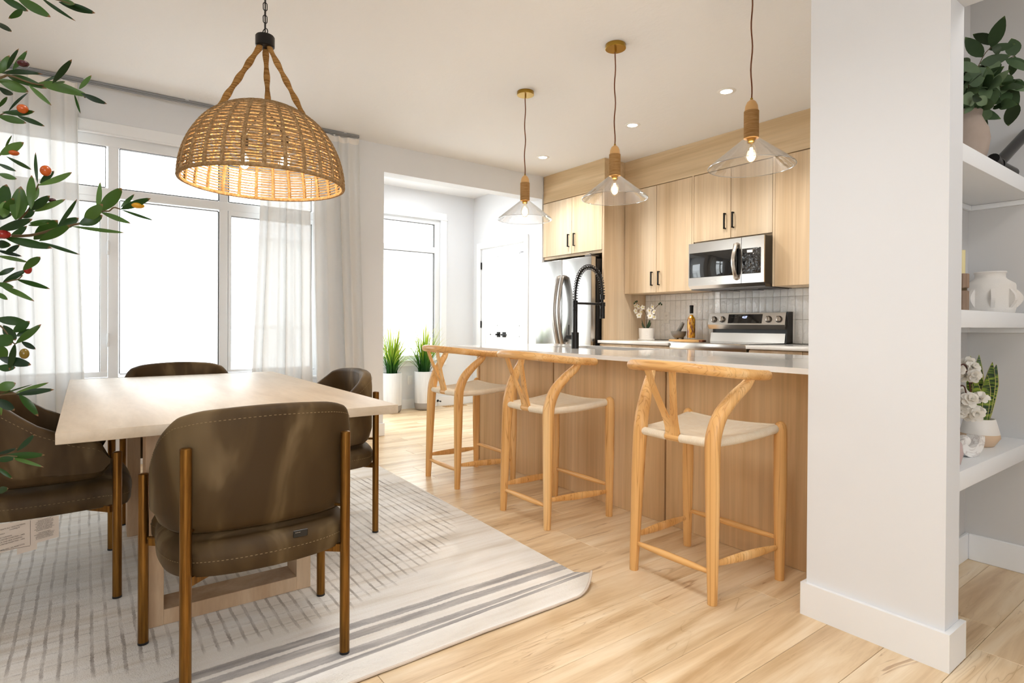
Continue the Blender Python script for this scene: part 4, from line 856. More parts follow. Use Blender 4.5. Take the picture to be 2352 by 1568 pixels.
# ---- chairs; local frame: rear legs on y=0, facing +y
PLAN = [(0.0, -0.022), (0.10, -0.014), (0.185, 0.009), (0.245, 0.050), (0.275, 0.115), (0.284, 0.20), (0.280, 0.30), (0.268, 0.415)]
half = catmull([(p[0], p[1], 0) for p in PLAN], 5)
plan = [Vector((-p.x, p.y, 0)) for p in reversed(half[1:])] + list(half)
def ztop(y): 
    pts = [(-0.022, 0.810), (-0.012, 0.806), (0.009, 0.800), (0.05, 0.783), (0.115, 0.735), (0.20, 0.672), (0.30, 0.622), (0.415, 0.588)]
    for (a, za), (b, zb) in zip(pts, pts[1:]):
        if y <= b: 
            u_ = max(0, (y - a) / (b - a)); return za + (zb - za) * u_
    return pts[-1][1]
def chair_meshes():
    R_ = {}
    T_ = 0.048; n = len(plan); K = []
    mb = MB(); vs = []; fs = []; m_ = 0; outer_top = []
    Ls = [0]
    for i in range(1, n): Ls.append(Ls[-1] + (plan[i] - plan[i - 1]).length)
    for i, p in enumerate(plan):
        t_ = (plan[min(i + 1, n - 1)] - plan[max(i - 1, 0)]).normalized(); nn_ = Vector((t_.y, -t_.x, 0))   # outward
        zt, zb = ztop(p.y), 0.452
        e = min(Ls[i], Ls[-1] - Ls[i]); R0 = 0.055
        q = 1.0 if e >= R0 else math.sqrt(max(0.0, 1 - (1 - e / R0) ** 2))
        mid = (zt + zb) / 2 - 0.01; hz = (zt - zb) / 2; cut = R0 * (1 - q)
        zt2, zb2 = zt - cut, zb + cut; th = T_ * (0.35 + 0.65 * q)
        prof = []   # closed section, (offset inward from outer surface, z)
        r1 = 0.020; r2 = 0.034
        for a_ in (0, 30, 60, 90): prof.append((0.006 + r2 * (1 - math.sin(math.radians(a_))) * 1.1, zb2 + r2 * (1 - math.cos(math.radians(a_)))))
        prof += [(-0.004, zb2 + (zt2 - zb2) * k / 5) for k in range(1, 5)]
        for a_ in (90, 60, 30, 0): prof.append((r1 * (1 - math.sin(math.radians(a_))), zt2 - r1 * (1 - math.cos(math.radians(a_)))))
        for a_ in (0, 30, 60, 90): prof.append((th - r1 * (1 - math.sin(math.radians(a_))), zt2 - r1 * (1 - math.cos(math.radians(a_)))))
        prof += [(th + 0.002, zt2 - (zt2 - zb2) * k / 5) for k in range(1, 5)]
        for a_ in (90, 45, 0): prof.append((th - r1 * (1 - math.sin(math.radians(a_))), zb2 + r1 * (1 - math.cos(math.radians(a_)))))
        m_ = len(prof); vs += [p - nn_ * d_ + Vector((0, 0, z_)) for d_, z_ in prof]
        outer_top.append(p - nn_ * (-0.0035) + Vector((0, 0, zt2 - 0.030)))
    for i in range(n - 1):
        for k in range(m_): k2 = (k + 1) % m_; fs.append((i * m_ + k, (i + 1) * m_ + k, (i + 1) * m_ + k2, i * m_ + k2))
    fs.append(tuple(range(m_))); fs.append(tuple((n - 1) * m_ + k for k in reversed(range(m_))))
    mb.add(vs, fs, True); R_['backrest'] = mb.mesh('backrest', M['velvet'])
    mb = MB(); seg = catmull(outer_top[1:-1], 3); 
    for i in range(0, len(seg) - 1, 2): mb.tube([seg[i], seg[i + 1]], 0.0008, 4, False)
    R_['stitching'] = mb.mesh('stitching', M['thread'])
    # seat cushion
    out = [Vector((p.x * 0.958, p.y - 0.014 if p.y < 0.05 else p.y - 0.014 * max(0, 1 - (p.y - 0.05) / 0.15), 0)) for p in plan if p.y < 0.40] ; 
    front = catmull([out[-1], (0.268, 0.44, 0), (0.24, 0.478, 0), (0.12, 0.492, 0), (0, 0.495, 0), (-0.12, 0.492, 0), (-0.24, 0.478, 0), (-0.268, 0.44, 0), out[0]], 4)[1:-1]
    loop = out + front; c0 = Vector((0, 0.22, 0)); 
    prof = [(0.80, 0.338), (0.93, 0.338), (0.975, 0.343), (0.995, 0.355), (1.0, 0.375), (1.0, 0.385), (0.993, 0.392), (0.995, 0.397), (0.97, 0.412), (0.93, 0.424), (0.86, 0.434), (0.6, 0.446), (0.25, 0.450)]
    vs = []; fs = []; n2 = len(loop)
    for s_, z_ in prof: vs += [c0 + (p - c0) * s_ + Vector((0, 0, z_)) for p in loop]
    for i in range(len(prof) - 1):
        for k in range(n2): k2 = (k + 1) % n2; fs.append((i * n2 + k, i * n2 + k2, (i + 1) * n2 + k2, (i + 1) * n2 + k))
    fs.append(tuple(reversed(range(n2)))); fs.append(tuple((len(prof) - 1) * n2 + k for k in range(n2)))
    mb = MB(); mb.add(vs, fs, True); R_['seat'] = mb.mesh('seat', M['velvet'])
    mb = MB(); lp = catmull([c0 + (p - c0) * 1.003 + Vector((0, 0, 0.386)) for p in loop], 3, True)
    for i in range(0, len(lp) - 1, 2): mb.tube([lp[i], lp[i + 1]], 0.0008, 4, False)
    R_['stitchs'] = mb.mesh('stitching', M['thread'])
    mb = MB(); mb.cyl((0, 0, 0.006), (0, 0, 0.704), 0.0152, 20); mb.sphere((0, 0, 0.7035), 0.015, 0.015, 0.004, 16, 6); R_['rear'] = mb.mesh('leg', M['leg'])
    mb = MB(); mb.cyl((0, 0, 0.006), (0, 0, 0.554), 0.0152, 20); mb.sphere((0, 0, 0.5535), 0.015, 0.015, 0.004, 16, 6); R_['front'] = mb.mesh('leg', M['leg'])
    mb = MB(); mb.cyl((0, 0, 0), (0, 0, 0.007), 0.0158, 16); R_['foot'] = mb.mesh('foot_cap', M['blackplastic'])
    mb = MB()
    for (a, b_) in (((0.222, 0.0), (-0.272, 0.42)), ((-0.222, 0.0), (0.272, 0.42))):
        a3, b3 = Vector((a[0], a[1], 0.3365)), Vector((b_[0], b_[1], 0.3365)); d_ = (b3 - a3); s_ = d_.cross(Vector((0, 0, 1))).normalized() * 0.016
        zz = Vector((0, 0, 0.013)); z2 = Vector((0, 0, -0.010))
        vs = [a3 - s_ * .5 + z2 * 1.2, a3 + s_ * .5 + z2 * 1.2, b3 + s_ * .5 + z2 * 1.2, b3 - s_ * .5 + z2 * 1.2]; vs2 = [v + Vector((0, 0, 0.024)) for v in vs]
        mb.add(vs + vs2, [(0, 1, 2, 3), (7, 6, 5, 4), (0, 4, 5, 1), (1, 5, 6, 2), (2, 6, 7, 3), (3, 7, 4, 0)], False)
    for sx in (-1, 1): mb.cyl((sx * 0.285, 0.437, 0.345), (sx * 0.25, 0.405, 0.345), 0.006, 8); mb.cyl((sx * 0.222, 0.0, 0.47), (sx * 0.20, 0.03, 0.47), 0.005, 8)
    R_['frame'] = mb.mesh('seat_frame', M['leg'])
    return R_
CM = chair_meshes()
def part(name, me, parent, loc=(0, 0, 0)):
    o = bpy.data.objects.new(name, me); C.objects.link(o); o.parent = parent; o.location = loc; fix_sharp(o); return o
def make_chair(loc, rz, label):
    t = empty('dining_chair', loc, rz, label, 'chair', 'velvet chairs around the dining table')
    s = part('seat', CM['seat'], t); part('stitching', CM['stitchs'], s)
    b = part('backrest', CM['backrest'], t); part('stitching', CM['stitching'], b)
    for sx in (-1, 1):
        l = part('leg', CM['rear'], t, (sx * 0.222, 0, 0)); part('foot_cap', CM['foot'], l)
        l = part('leg', CM['front'], t, (sx * 0.289, 0.437, 0)); part('foot_cap', CM['foot'], l)
    part('seat_frame', CM['frame'], t); return t
ch = make_chair((-1.798, 0.443, RZ), PI / 2, 'olive-brown velvet dining chair nearest the camera, its curved back towards us')
b = MB(); b.rbox((-0.0, -0.0015, -0.009), (0.042, 0.0015, 0.012), 0.001, 1); o = b.build('brand_tab', M['blackplastic'], ch); o.location = (0.055, -0.026, 0.418)
text('print', '......', M['paper'], ch, 0.012, Matrix.Translation((0.06, -0.028, 0.423)) @ Matrix.Rotation(PI / 2, 4, 'X'))
make_chair((-4.05, 0.448, RZ), -PI / 2, 'olive-brown velvet dining chair at the window end, only its curved top showing over the table')
chl = make_chair((-2.96, -0.337, RZ), 0, 'olive-brown velvet chair cut by the left photo edge, paper label below its seat')
make_chair((-2.977, 1.175, RZ), PI, 'olive-brown velvet dining chair on the kitchen side, with its hollow back seen over the table')
# care label below the left chair's seat
lx = 0.262; b = MB(); b.add([(lx, 0.06, 0.232), (lx + 0.004, 0.262, 0.262), (lx + 0.004, 0.262, 0.34), (lx, 0.06, 0.34), (lx + 0.001, 0.06, 0.232), (lx + 0.005, 0.262, 0.262), (lx + 0.005, 0.262, 0.34), (lx + 0.001, 0.06, 0.34)], [(0, 3, 2, 1), (4, 5, 6, 7), (0, 1, 5, 4), (1, 2, 6, 5), (3, 0, 4, 7)], False)
cl = b.build('care_label', M['paper'], chl)
b = MB(); b.add([(lx + 0.0012, 0.145, 0.222), (lx + 0.0012, 0.20, 0.230), (lx + 0.0012, 0.20, 0.26), (lx + 0.0012, 0.145, 0.26)], [(0, 1, 2, 3)], False); b.build('small_care_label', M['paper'], cl)
sl = math.atan2(0.030, 0.202)
def lab(s, y, z, size=0.0072, al='LEFT'):
    Q = Matrix.Translation((lx + 0.0056, y, z)) @ Matrix.Rotation(PI / 2, 4, 'Z') @ Matrix.Rotation(PI / 2, 4, 'X') @ Matrix.Rotation(sl, 4, 'Z')
    text('print', s, M['ink'], cl, size, Q, al, 0.0001)
for s_, y_, z_ in (('CONTENTS ALL NEW MATERIAL', 0.088, 0.316), ('consisting of', 0.125, 0.314), ('MATERIALS', 0.085, 0.300), ('SEAT CUSHION:', 0.093, 0.288), ('POLYESTER FOAM PAD....100%', 0.093, 0.280), ('BACK AND SIDE CUSHION:', 0.093, 0.272), ('POLYESTER FOAM PAD....100%', 0.093, 0.264), ('REG. NO.   PA-454871(CN)', 0.102, 0.246)):
    lab(s_, y_, z_, 0.0056)
for k, s_ in enumerate(('REQUIREMENTS OF', 'CALIFORNIA BUREAU OF', 'HOUSEHOLD GOODS AND', 'SERVICES TECHNICAL', 'BULLETIN 117-2013. CARE', 'SHOULD BE EXERCISED', 'NEAR OPEN FLAME OR WITH', 'BURNING CIGARETTES.', '', 'THE UPHOLSTERY', 'MATERIALS IN THIS PRODUCT', '__CONTAIN ADDED FLAME', 'RETARDANT CHEMICALS', '_X_CONTAIN NO ADDED')):
    if s_: lab(s_, 0.221, 0.332 - k * 0.0049, 0.0043, 'CENTER')
b = MB(); b.box((lx + 0.0052, 0.181, 0.250), (lx + 0.0054, 0.1818, 0.338)); b.box((lx + 0.0050, 0.062, 0.2465), (lx + 0.0052, 0.181, 0.2473)); b.build('print', M['ink'], cl)

# ---- woven pendant over the table
px_, py_ = -2.60, 0.608; zr = 1.648; R0, H0 = 0.318, 0.325
t = empty('woven_pendant_lamp', (px_, py_, zr), 0, 'big woven jute dome pendant lamp hanging over the dining table', 'lamp')
def dome(a_, k, dr=0.0):   # k 0 rim .. 1 crown
    th = k * PI / 2; r = (R0 + dr) * (math.cos(th) ** 0.80 if th < PI / 2 - 1e-6 else 0.0); z = H0 * math.sin(th) ** 1.06 + dr * math.sin(th)
    return Vector((r * math.cos(a_), r * math.sin(a_), z))
NR = 27
for q in range(NR):
    a0 = 2 * PI * q / NR; mb = MB(); nn_ = 60; P_ = []
    rr_ = []
    for i in range(nn_):
        k = 0.97 * i / (nn_ - 1); P_.append(dome(a0, k)); rr_.append((0.0078 if i % 2 else 0.0088) * (1 - 0.45 * k))
    mb.tube(P_, rr_, 6); mb.build('rib', M['jute'], t)
mb = MB(); rj = random.Random(8); NC = 46
for i in range(NC):
    k = 0.008 + (0.985 - 0.008) * (i / (NC - 1)) ** 0.92; nseg = NR * 3; P_ = []
    ph = rj.uniform(0, 6)
    for s_ in range(nseg):
        a_ = 2 * PI * s_ / nseg; kk = k + rj.uniform(-0.0012, 0.0012) + 0.0015 * math.sin(a_ * 3 + ph); P_.append(dome(a_, max(0.002, min(0.99, kk)), 0.002 if (s_ // 3 + i) % 2 else -0.001))
    mb.tube(P_, 0.0034 if k < 0.6 else 0.0034 + 0.0022 * (k - 0.6) / 0.4, 5, False, True)
o = mb.build('woven_cord', M['jute'], t)
mb = MB(); mb.tube([dome(2 * PI * s_ / 90, 0.0) for s_ in range(90)], 0.0085, 8, False, True); mb.build('rim', M['jute'], t)
cap_z = 2.222 - zr
mb = MB(); mb.lathe([(0.0, 0.0), (0.034, 0.0), (0.038, 0.004), (0.038, 0.044), (0.035, 0.048), (0.0, 0.048)], c=(0, 0, cap_z), n=28); mb.build('cap', M['black'], t)
view = math.atan2(0.248, -1.062)
for q in range(3):
    a_ = view - math.radians(6) + 2 * PI * q / 3; e = Vector((0.183 * math.cos(a_), 0.183 * math.sin(a_), 0.273)); s_ = Vector((0.018 * math.cos(a_), 0.018 * math.sin(a_), cap_z + 0.002))
    P_ = []; rr_ = []
    for i in range(26):
        u_ = i / 25; P_.append(s_.lerp(e, u_)); rr_.append(0.0115 + 0.0022 * math.sin(u_ * 24 + q))
    rr_[0] = 0.009; rr_[-1] = 0.010
    mb = MB(); mb.tube(P_, rr_, 10); so = mb.build('rope_strap', M['rope'], t)
    mb = MB(); d_ = (e - s_).normalized(); mb.cyl(e - d_ * 0.01, e + d_ * 0.025, 0.006, 8); h = mb.build('strap_hook', M['black']); h.parent = so
# ring, chain to ceiling
mb = MB(); mb.tube([(0.017 * math.cos(a_ * PI / 10), 0.0 + 0.006 * math.cos(a_ * PI / 10), cap_z + 0.062 + 0.017 * math.sin(a_ * PI / 10)) for a_ in range(20)], 0.0022, 6, False, True); mb.build('ring', M['black'], t)
zc = cap_z + 0.078; link = 0
top_z = CEIL - zr
while zc < top_z - 0.02:
    mb = MB(); P_ = []
    for a_ in range(16):
        c_, s_ = math.cos(a_ * PI / 8), math.sin(a_ * PI / 8); zz = s_ * 0.009 + (0.008 if s_ > 0 else -0.008 if s_ < 0 else 0)
        P_.append((c_ * 0.008, 0, zz) if link % 2 == 0 else (0, c_ * 0.008, zz))
    mb.tube([Vector(p) + Vector((0, 0, zc + 0.014)) for p in P_], 0.0019, 6, False, True); mb.build('chain_link', M['black'], t); zc += 0.0265; link += 1
mb = MB(); mb.cyl((0, 0, cap_z + 0.045), (0.004, 0, top_z - 0.02), 0.0028, 6); mb.build('power_cord', M['black'], t)
mb = MB(); mb.lathe([(0.06, 0), (0.06, -0.02), (0.05, -0.028), (0.0, -0.028)], c=(0, 0, top_z), n=24); mb.build('ceiling_canopy', M['black'], t)
def bulb(par, c, s=1.0):
    mb = MB(); mb.lathe([(0.0, -0.10 * s), (0.012 * s, -0.097 * s), (0.026 * s, -0.08 * s), (0.030 * s, -0.062 * s), (0.025 * s, -0.04 * s), (0.014 * s, -0.018 * s), (0.012 * s, 0)], c=c, n=18, close=False); bo = mb.build('bulb', M['bulbglass'], par)
    mb = MB()
    for q in range(4): 
        a_ = q * PI / 2; mb.cyl((c[0] + 0.005 * s * math.cos(a_), c[1] + 0.005 * s * math.sin(a_), c[2] - 0.03 * s), (c[0] + 0.011 * s * math.cos(a_), c[1] + 0.011 * s * math.sin(a_), c[2] - 0.078 * s), 0.0013 * s, 5)
    mb.sphere((c[0], c[1], c[2] - 0.058 * s), 0.010 * s, 0.010 * s, 0.018 * s, 12, 8); f = mb.build('filament', M['filament']); f.parent = bo
def point(loc, e, r=0.03, col=(1, 0.82, 0.6)):
    l = bpy.data.lights.new('lamp_light', 'POINT'); l.energy = e; l.shadow_soft_size = r; l.color = col; o = bpy.data.objects.new('lamp_light', l); C.objects.link(o); o.location = loc
side = Vector((0.597, 0.802, 0))
for k in (-1, 1):
    c_ = side * 0.085 * k; 
    mb = MB(); mb.cyl((c_.x * 0.2, c_.y * 0.2, 0.30), (c_.x, c_.y, 0.20), 0.004, 6); mb.cyl((c_.x, c_.y, 0.20), (c_.x, c_.y, 0.155), 0.015, 14); mb.build('socket', M['black'], t)
    bulb(t, (c_.x, c_.y, 0.155)); point((px_ + c_.x, py_ + c_.y, zr + 0.09), 5.0)

# ================================================================ STOOLS
x = N('woven_paper_cord'); x.bsdf(rough=0.8, spec=0.15); v = x.coords(); sp = x.n('ShaderNodeSeparateXYZ'); x.l(v, sp.inputs[0])
Xc = sp.outputs[0]; Yc = x.math('SUBTRACT', sp.outputs[1], 0.215); hw = x.math('MULTIPLY_ADD', Yc, 0.13, 0.205)
ax = x.math('DIVIDE', x.math('ABSOLUTE', Xc), hw); ay = x.math('DIVIDE', x.math('ABSOLUTE', Yc), 0.20); fb = x.math('GREATER_THAN', ay, ax)
wa = x.math('SINE', x.math('MULTIPLY', Xc, 2 * PI / 0.0045)); wb = x.math('SINE', x.math('MULTIPLY', Yc, 2 * PI / 0.0045))
hh = x.math('ADD', x.math('MULTIPLY', wa, fb), x.math('MULTIPLY', wb, x.math('SUBTRACT', 1.0, fb)))
x.set('color', x.mix(1.0, x.ramp(x.noise(x.coords(), 40, 3), [(0.3, srgb(246, 229, 202)), (0.7, srgb(251, 238, 216))]), x.ramp(hh, [(0.0, (0.8,) * 3), (0.5, (1, 1, 1))]), 'MULTIPLY')); x.bump(hh, 0.35, 0.0015); M['cordseat'] = x.m
def stool_parts():
    P = []
    RL = [(0.196, 0.0, 0.0), (0.193, 0.004, 0.15), (0.187, 0.010, 0.40), (0.181, 0.016, 0.58), (0.182, 0.026, 0.65), (0.192, 0.055, 0.72), (0.216, 0.105, 0.785), (0.238, 0.150, 0.83), (0.246, 0.168, 0.862)]
    RR = [0.0185, 0.0225, 0.0275, 0.0305, 0.0305, 0.0285, 0.0245, 0.021, 0.018]
    for sx in (-1, 1):
        pts = catmull([(sx * a, b, c) for a, b, c in RL], 4); rs = []
        for i in range(len(pts)): k = i / 4; j = min(int(k), len(RR) - 2); rs.append(RR[j] + (RR[j + 1] - RR[j]) * (k - j))
        P.append(('leg', MB().tube(pts, rs, 16, up=(1, 0, 0)), 'stool'))
        fp = [(0, 0.0185), (0.15, 0.022), (0.35, 0.0265), (0.55, 0.027), (0.63, 0.026), (0.648, 0.022), (0.659, 0.013), (0.663, 0.003)]
        P.append(('leg', MB().tube([(sx * 0.231, 0.418, z) for z, r in fp], [r for z, r in fp], 16, up=(1, 0, 0)), 'stool'))
    def spindle(a, b, r0, r1, flat=1.0, up=None):
        a = Vector(a); b = Vector(b); pts = [a.lerp(b, i / 12) for i in range(13)]; rs = [r0 + (r1 - r0) * math.sin(PI * i / 12) ** 0.8 for i in range(13)]
        return MB().tube(pts, rs, 12, flat=flat, up=up)
    P.append(('stretcher', spindle((-0.192, 0.003, 0.118), (0.192, 0.003, 0.118), 0.0075, 0.0145), 'stoolx'))
    P.append(('stretcher', spindle((-0.230, 0.418, 0.172), (0.230, 0.418, 0.172), 0.0075, 0.0145), 'stoolx'))
    for sx in (-1, 1): P.append(('stretcher', spindle((sx * 0.193, 0.006, 0.150), (sx * 0.230, 0.415, 0.137), 0.0075, 0.0195, 0.5, (0, 0, 1)), 'stool'))
    rail = [(0.250, 0.275, 0.862), (0.262, 0.19, 0.868), (0.256, 0.10, 0.876), (0.225, 0.012, 0.886), (0.165, -0.048, 0.894), (0.085, -0.080, 0.899), (0, -0.089, 0.901)]
    full = rail + [(-a, b, c) for a, b, c in reversed(rail[:-1])]
    full = [(0.247, 0.283, 0.861)] + full + [(-0.247, 0.283, 0.861)]
    pts = catmull(full, 5); n = len(pts); rs = [0.0205] * n
    for i, r in enumerate((0.009, 0.0145, 0.018, 0.0195)): rs[i] = r; rs[n - 1 - i] = r
    P.append(('top_rail', MB().tube(pts, rs, 16, flat=0.95, up=(0, 0, 1)), 'stoolx'))
    # Y-splat: one bent board, wide stem forking into two prongs
    def ctr(z): 
        K_ = [(0.590, 0.012), (0.635, 0.006), (0.672, -0.006), (0.735, -0.030), (0.82, -0.060), (0.893, -0.080)]
        for (a, ya), (b, yb) in zip(K_, K_[1:]):
            if z <= b: return ya + (yb - ya) * (z - a) / (b - a)
        return K_[-1][1]
    mb = MB(); th = 0.0065
    def strip(rows):
        vs = []
        for z, xa, xb in rows:
            y = ctr(z); vs += [(xa, y - th, z), (xb, y - th, z), (xb, y + th, z), (xa, y + th, z)]
        n_ = len(rows); fs = [(0, 1, 2, 3), tuple((n_ - 1) * 4 + k for k in (3, 2, 1, 0))]
        for i in range(n_ - 1):
            for k in range(4): fs.append((i * 4 + k, (i + 1) * 4 + k, (i + 1) * 4 + (k + 1) % 4, i * 4 + (k + 1) % 4))
        mb.add(vs, fs, False)
    strip([(0.590, -0.034, 0.034), (0.62, -0.033, 0.033), (0.65, -0.032, 0.032), (0.672, -0.033, 0.033), (0.684, -0.035, 0.035)])
    for sx in (-1, 1):
        strip([(0.6842, sx * 0.0005, sx * 0.035), (0.70, sx * 0.008, sx * 0.037), (0.73, sx * 0.017, sx * 0.044), (0.78, sx * 0.030, sx * 0.055), (0.83, sx * 0.041, sx * 0.065), (0.893, sx * 0.050, sx * 0.077)])
    P.append(('splat', mb, 'stool'))
    P.append(('seat_rail', MB().cyl((-0.06, 0.012, 0.604), (0.06, 0.012, 0.604), 0.0135, 14), 'stoolx'))
    # woven seat: four wrapped edges and a dished sheet with the envelope crease
    A = Vector((-0.172, 0.016, 0.607)); B = Vector((0.172, 0.016, 0.607)); Cc = Vector((0.222, 0.415, 0.632)); Dd = Vector((-0.222, 0.415, 0.632))
    mb = MB(); 
    def edge(p, q, r, sag): 
        pts = [p.lerp(q, i / 14) + Vector((0, 0, -sag * math.sin(PI * i / 14))) for i in range(15)]; mb.tube(pts, r, 12, flat=1.0)
    edge(A, Vector((-0.036, 0.012, 0.605)), 0.0175, 0); edge(Vector((0.036, 0.012, 0.605)), B, 0.0175, 0)
    edge(B, Cc, 0.018, 0.008); edge(Dd, A, 0.018, 0.008); edge(Cc, Dd, 0.018, 0.012)
    n = 24; vs = []; fs = []
    for i in range(n + 1):
        v_ = i / n
        for j in range(n + 1):
            u_ = j / n; p = (A.lerp(B, u_)).lerp(Dd.lerp(Cc, u_), v_); ex = abs(u_ - .5) * 2; ey = abs(v_ - .5) * 2; e = max(ex, ey)
            z = 0.016 * min(1, (1.02 - 0) if e < 0.93 else 1) - 0.020 * (1 - e ** 1.6) + 0.006 * (1 - abs(ex - ey) * 6 if abs(ex - ey) < 1 / 6 else 0) * (e < .9)
            sg = 0.008 * math.sin(PI * v_) * ex + 0.012 * math.sin(PI * u_) * v_; vs.append(p + Vector((0, 0, z - sg)))
    for i in range(n):
        for j in range(n): a_ = i * (n + 1) + j; fs.append((a_, a_ + 1, a_ + n + 2, a_ + n + 1))
    nb = len(vs); vs2 = [v - Vector((0, 0, 0.022)) for v in vs]
    mb.add(vs, fs, True); mb.add(vs2, [tuple(reversed(f)) for f in fs], True)
    P.append(('seat', mb, 'cordseat'))
    return [(n_, m_.mesh(n_, M[k])) for n_, m_, k in P]
SP = stool_parts()
def make_stool(x, y, label, rz=0):
    t = empty('counter_stool', (x, y, 0.0003), rz, label, 'stool', 'wishbone stools at the island')
    for n_, me in SP: part(n_, me, t)
    return t
make_stool(-1.508, 1.915, 'wishbone-back wooden counter stool nearest the white column, largest of the three')
make_stool(-2.495, 1.920, 'middle wishbone-back wooden counter stool of the three, beside the island seam')
make_stool(-3.405, 1.925, 'wishbone-back wooden counter stool nearest the nook, smallest of the three')

# ================================================================ ISLAND PENDANTS, DOWNLIGHTS
def pend(x, label):
    t = empty('pendant_lamp', (x, 2.572, 1.825), 0, label, 'lamp', 'glass cone pendants over the island'); z0 = 1.825
    b = MB(); b.lathe([(0.0, 0), (0.061, 0), (0.062, -0.002), (0.062, -0.024), (0.060, -0.026), (0.0, -0.026)][::-1], c=(0, 0, CEIL - z0), n=36); b.build('ceiling_canopy', M['brass'], t)
    b = MB(); b.cyl((0, 0, CEIL - z0 - 0.045), (0, 0, CEIL - z0 - 0.02), 0.006, 10); b.build('brass_fitting', M['brass'], t)
    b = MB(); b.cyl((0, 0, 2.14 - z0), (0, 0, 2.155 - z0), 0.006, 10); b.build('brass_fitting', M['brass'], t)
    b = MB(); n = 20; b.tube([(0.0025 * math.sin(i * 0.9), 0.0025 * math.cos(i * 0.7) - .0025, 2.15 - z0 + (CEIL - 0.04 - 2.15) * i / n) for i in range(n + 1)], 0.0038, 6); b.build('cord', M['cord'], t)
    b = MB(); b.lathe([(0.0, 2.146 - z0), (0.010, 2.145 - z0), (0.021, 2.135 - z0), (0.0285, 2.118 - z0), (0.0305, 2.10 - z0), (0.0315, 2.085 - z0), (0.028, 2.08 - z0)], n=24); b.build('wooden_cap', M['bead'], t)
    b = MB(); pr = []; nn = 32
    for i in range(nn + 1): 
        z = 1.962 - z0 + 0.130 * i / nn; pr.append((0.0340 + 0.0006 * (i % 2), z))
    b.lathe(pr, n=24); b.build('jute_wrap', M['wrap'], t)
    b = MB(); b.lathe([(0.019, 1.965 - z0), (0.021, 1.962 - z0), (0.021, 1.945 - z0), (0.017, 1.942 - z0)], n=20); b.build('brass_socket', M['brass'], t)
    b = MB(); pr = [(0.036, 0.262), (0.036, 0.137), (0.042, 0.132), (0.196, 0.006), (0.2, 0.0)]; pi = [(0.197, 0.0), (0.193, 0.006), (0.040, 0.128), (0.033, 0.134)]
    b.lathe([(0.0345, 0.137), (0.042, 0.131), (0.197, 0.006), (0.2, 0.001), (0.1985, -0.001), (0.194, 0.004), (0.040, 0.1275), (0.033, 0.134)], n=64, close=False); b.build('glass_shade', M['glass'], t)
    b = MB(); b.tube([(0.1985 * math.cos(2 * PI * i / 64), 0.1985 * math.sin(2 * PI * i / 64), 0.0) for i in range(64)], 0.0016, 5, False, True); b.build('shade_rim', M['shaderim'], t)
    bulb(t, (0, 0, 1.948 - z0), 1.05); point((x, 2.572, 1.885), 1.1)
M['shaderim'] = thinglass('thick_glass_rim', (0.95, 0.95, 0.95, 1), 0.55, 0.4, 1)
pend(-3.354, 'glass cone pendant lamp farthest left over the island, nearest the nook')
pend(-2.462, 'middle glass cone pendant lamp of the three over the island')
pend(-1.566, 'glass cone pendant lamp nearest the white column, its canopy above the photo')
for x_, lb in ((-4.552, 'recessed downlight above the refrigerator, smallest of the three lit spots'), (-3.357, 'middle recessed downlight in the kitchen ceiling'), (-2.461, 'recessed downlight above the microwave, largest of the three lit spots')):
    t = empty('downlight', (x_, 3.717, CEIL), 0, lb, 'ceiling light', 'recessed kitchen downlights')
    b = MB(); b.lathe([(0.040, -0.001), (0.042, -0.004), (0.062, -0.004), (0.066, -0.0005), (0.066, 0.0)], n=36, close=False); b.build('trim_ring', M['white'], t)
    b = MB(); b.lathe([(0.0, -0.0022), (0.0405, -0.0022), (0.0405, 0.0)], n=30, close=False); b.build('lens', M['led'], t)
    l = bpy.data.lights.new('downlight_beam', 'SPOT'); l.energy = 60; l.spot_size = math.radians(130); l.spot_blend = 0.8; l.shadow_soft_size = 0.04; l.color = (1, 0.955, 0.89)
    o = bpy.data.objects.new('downlight_beam', l); C.objects.link(o); o.location = (x_, 3.717, CEIL - 0.012)

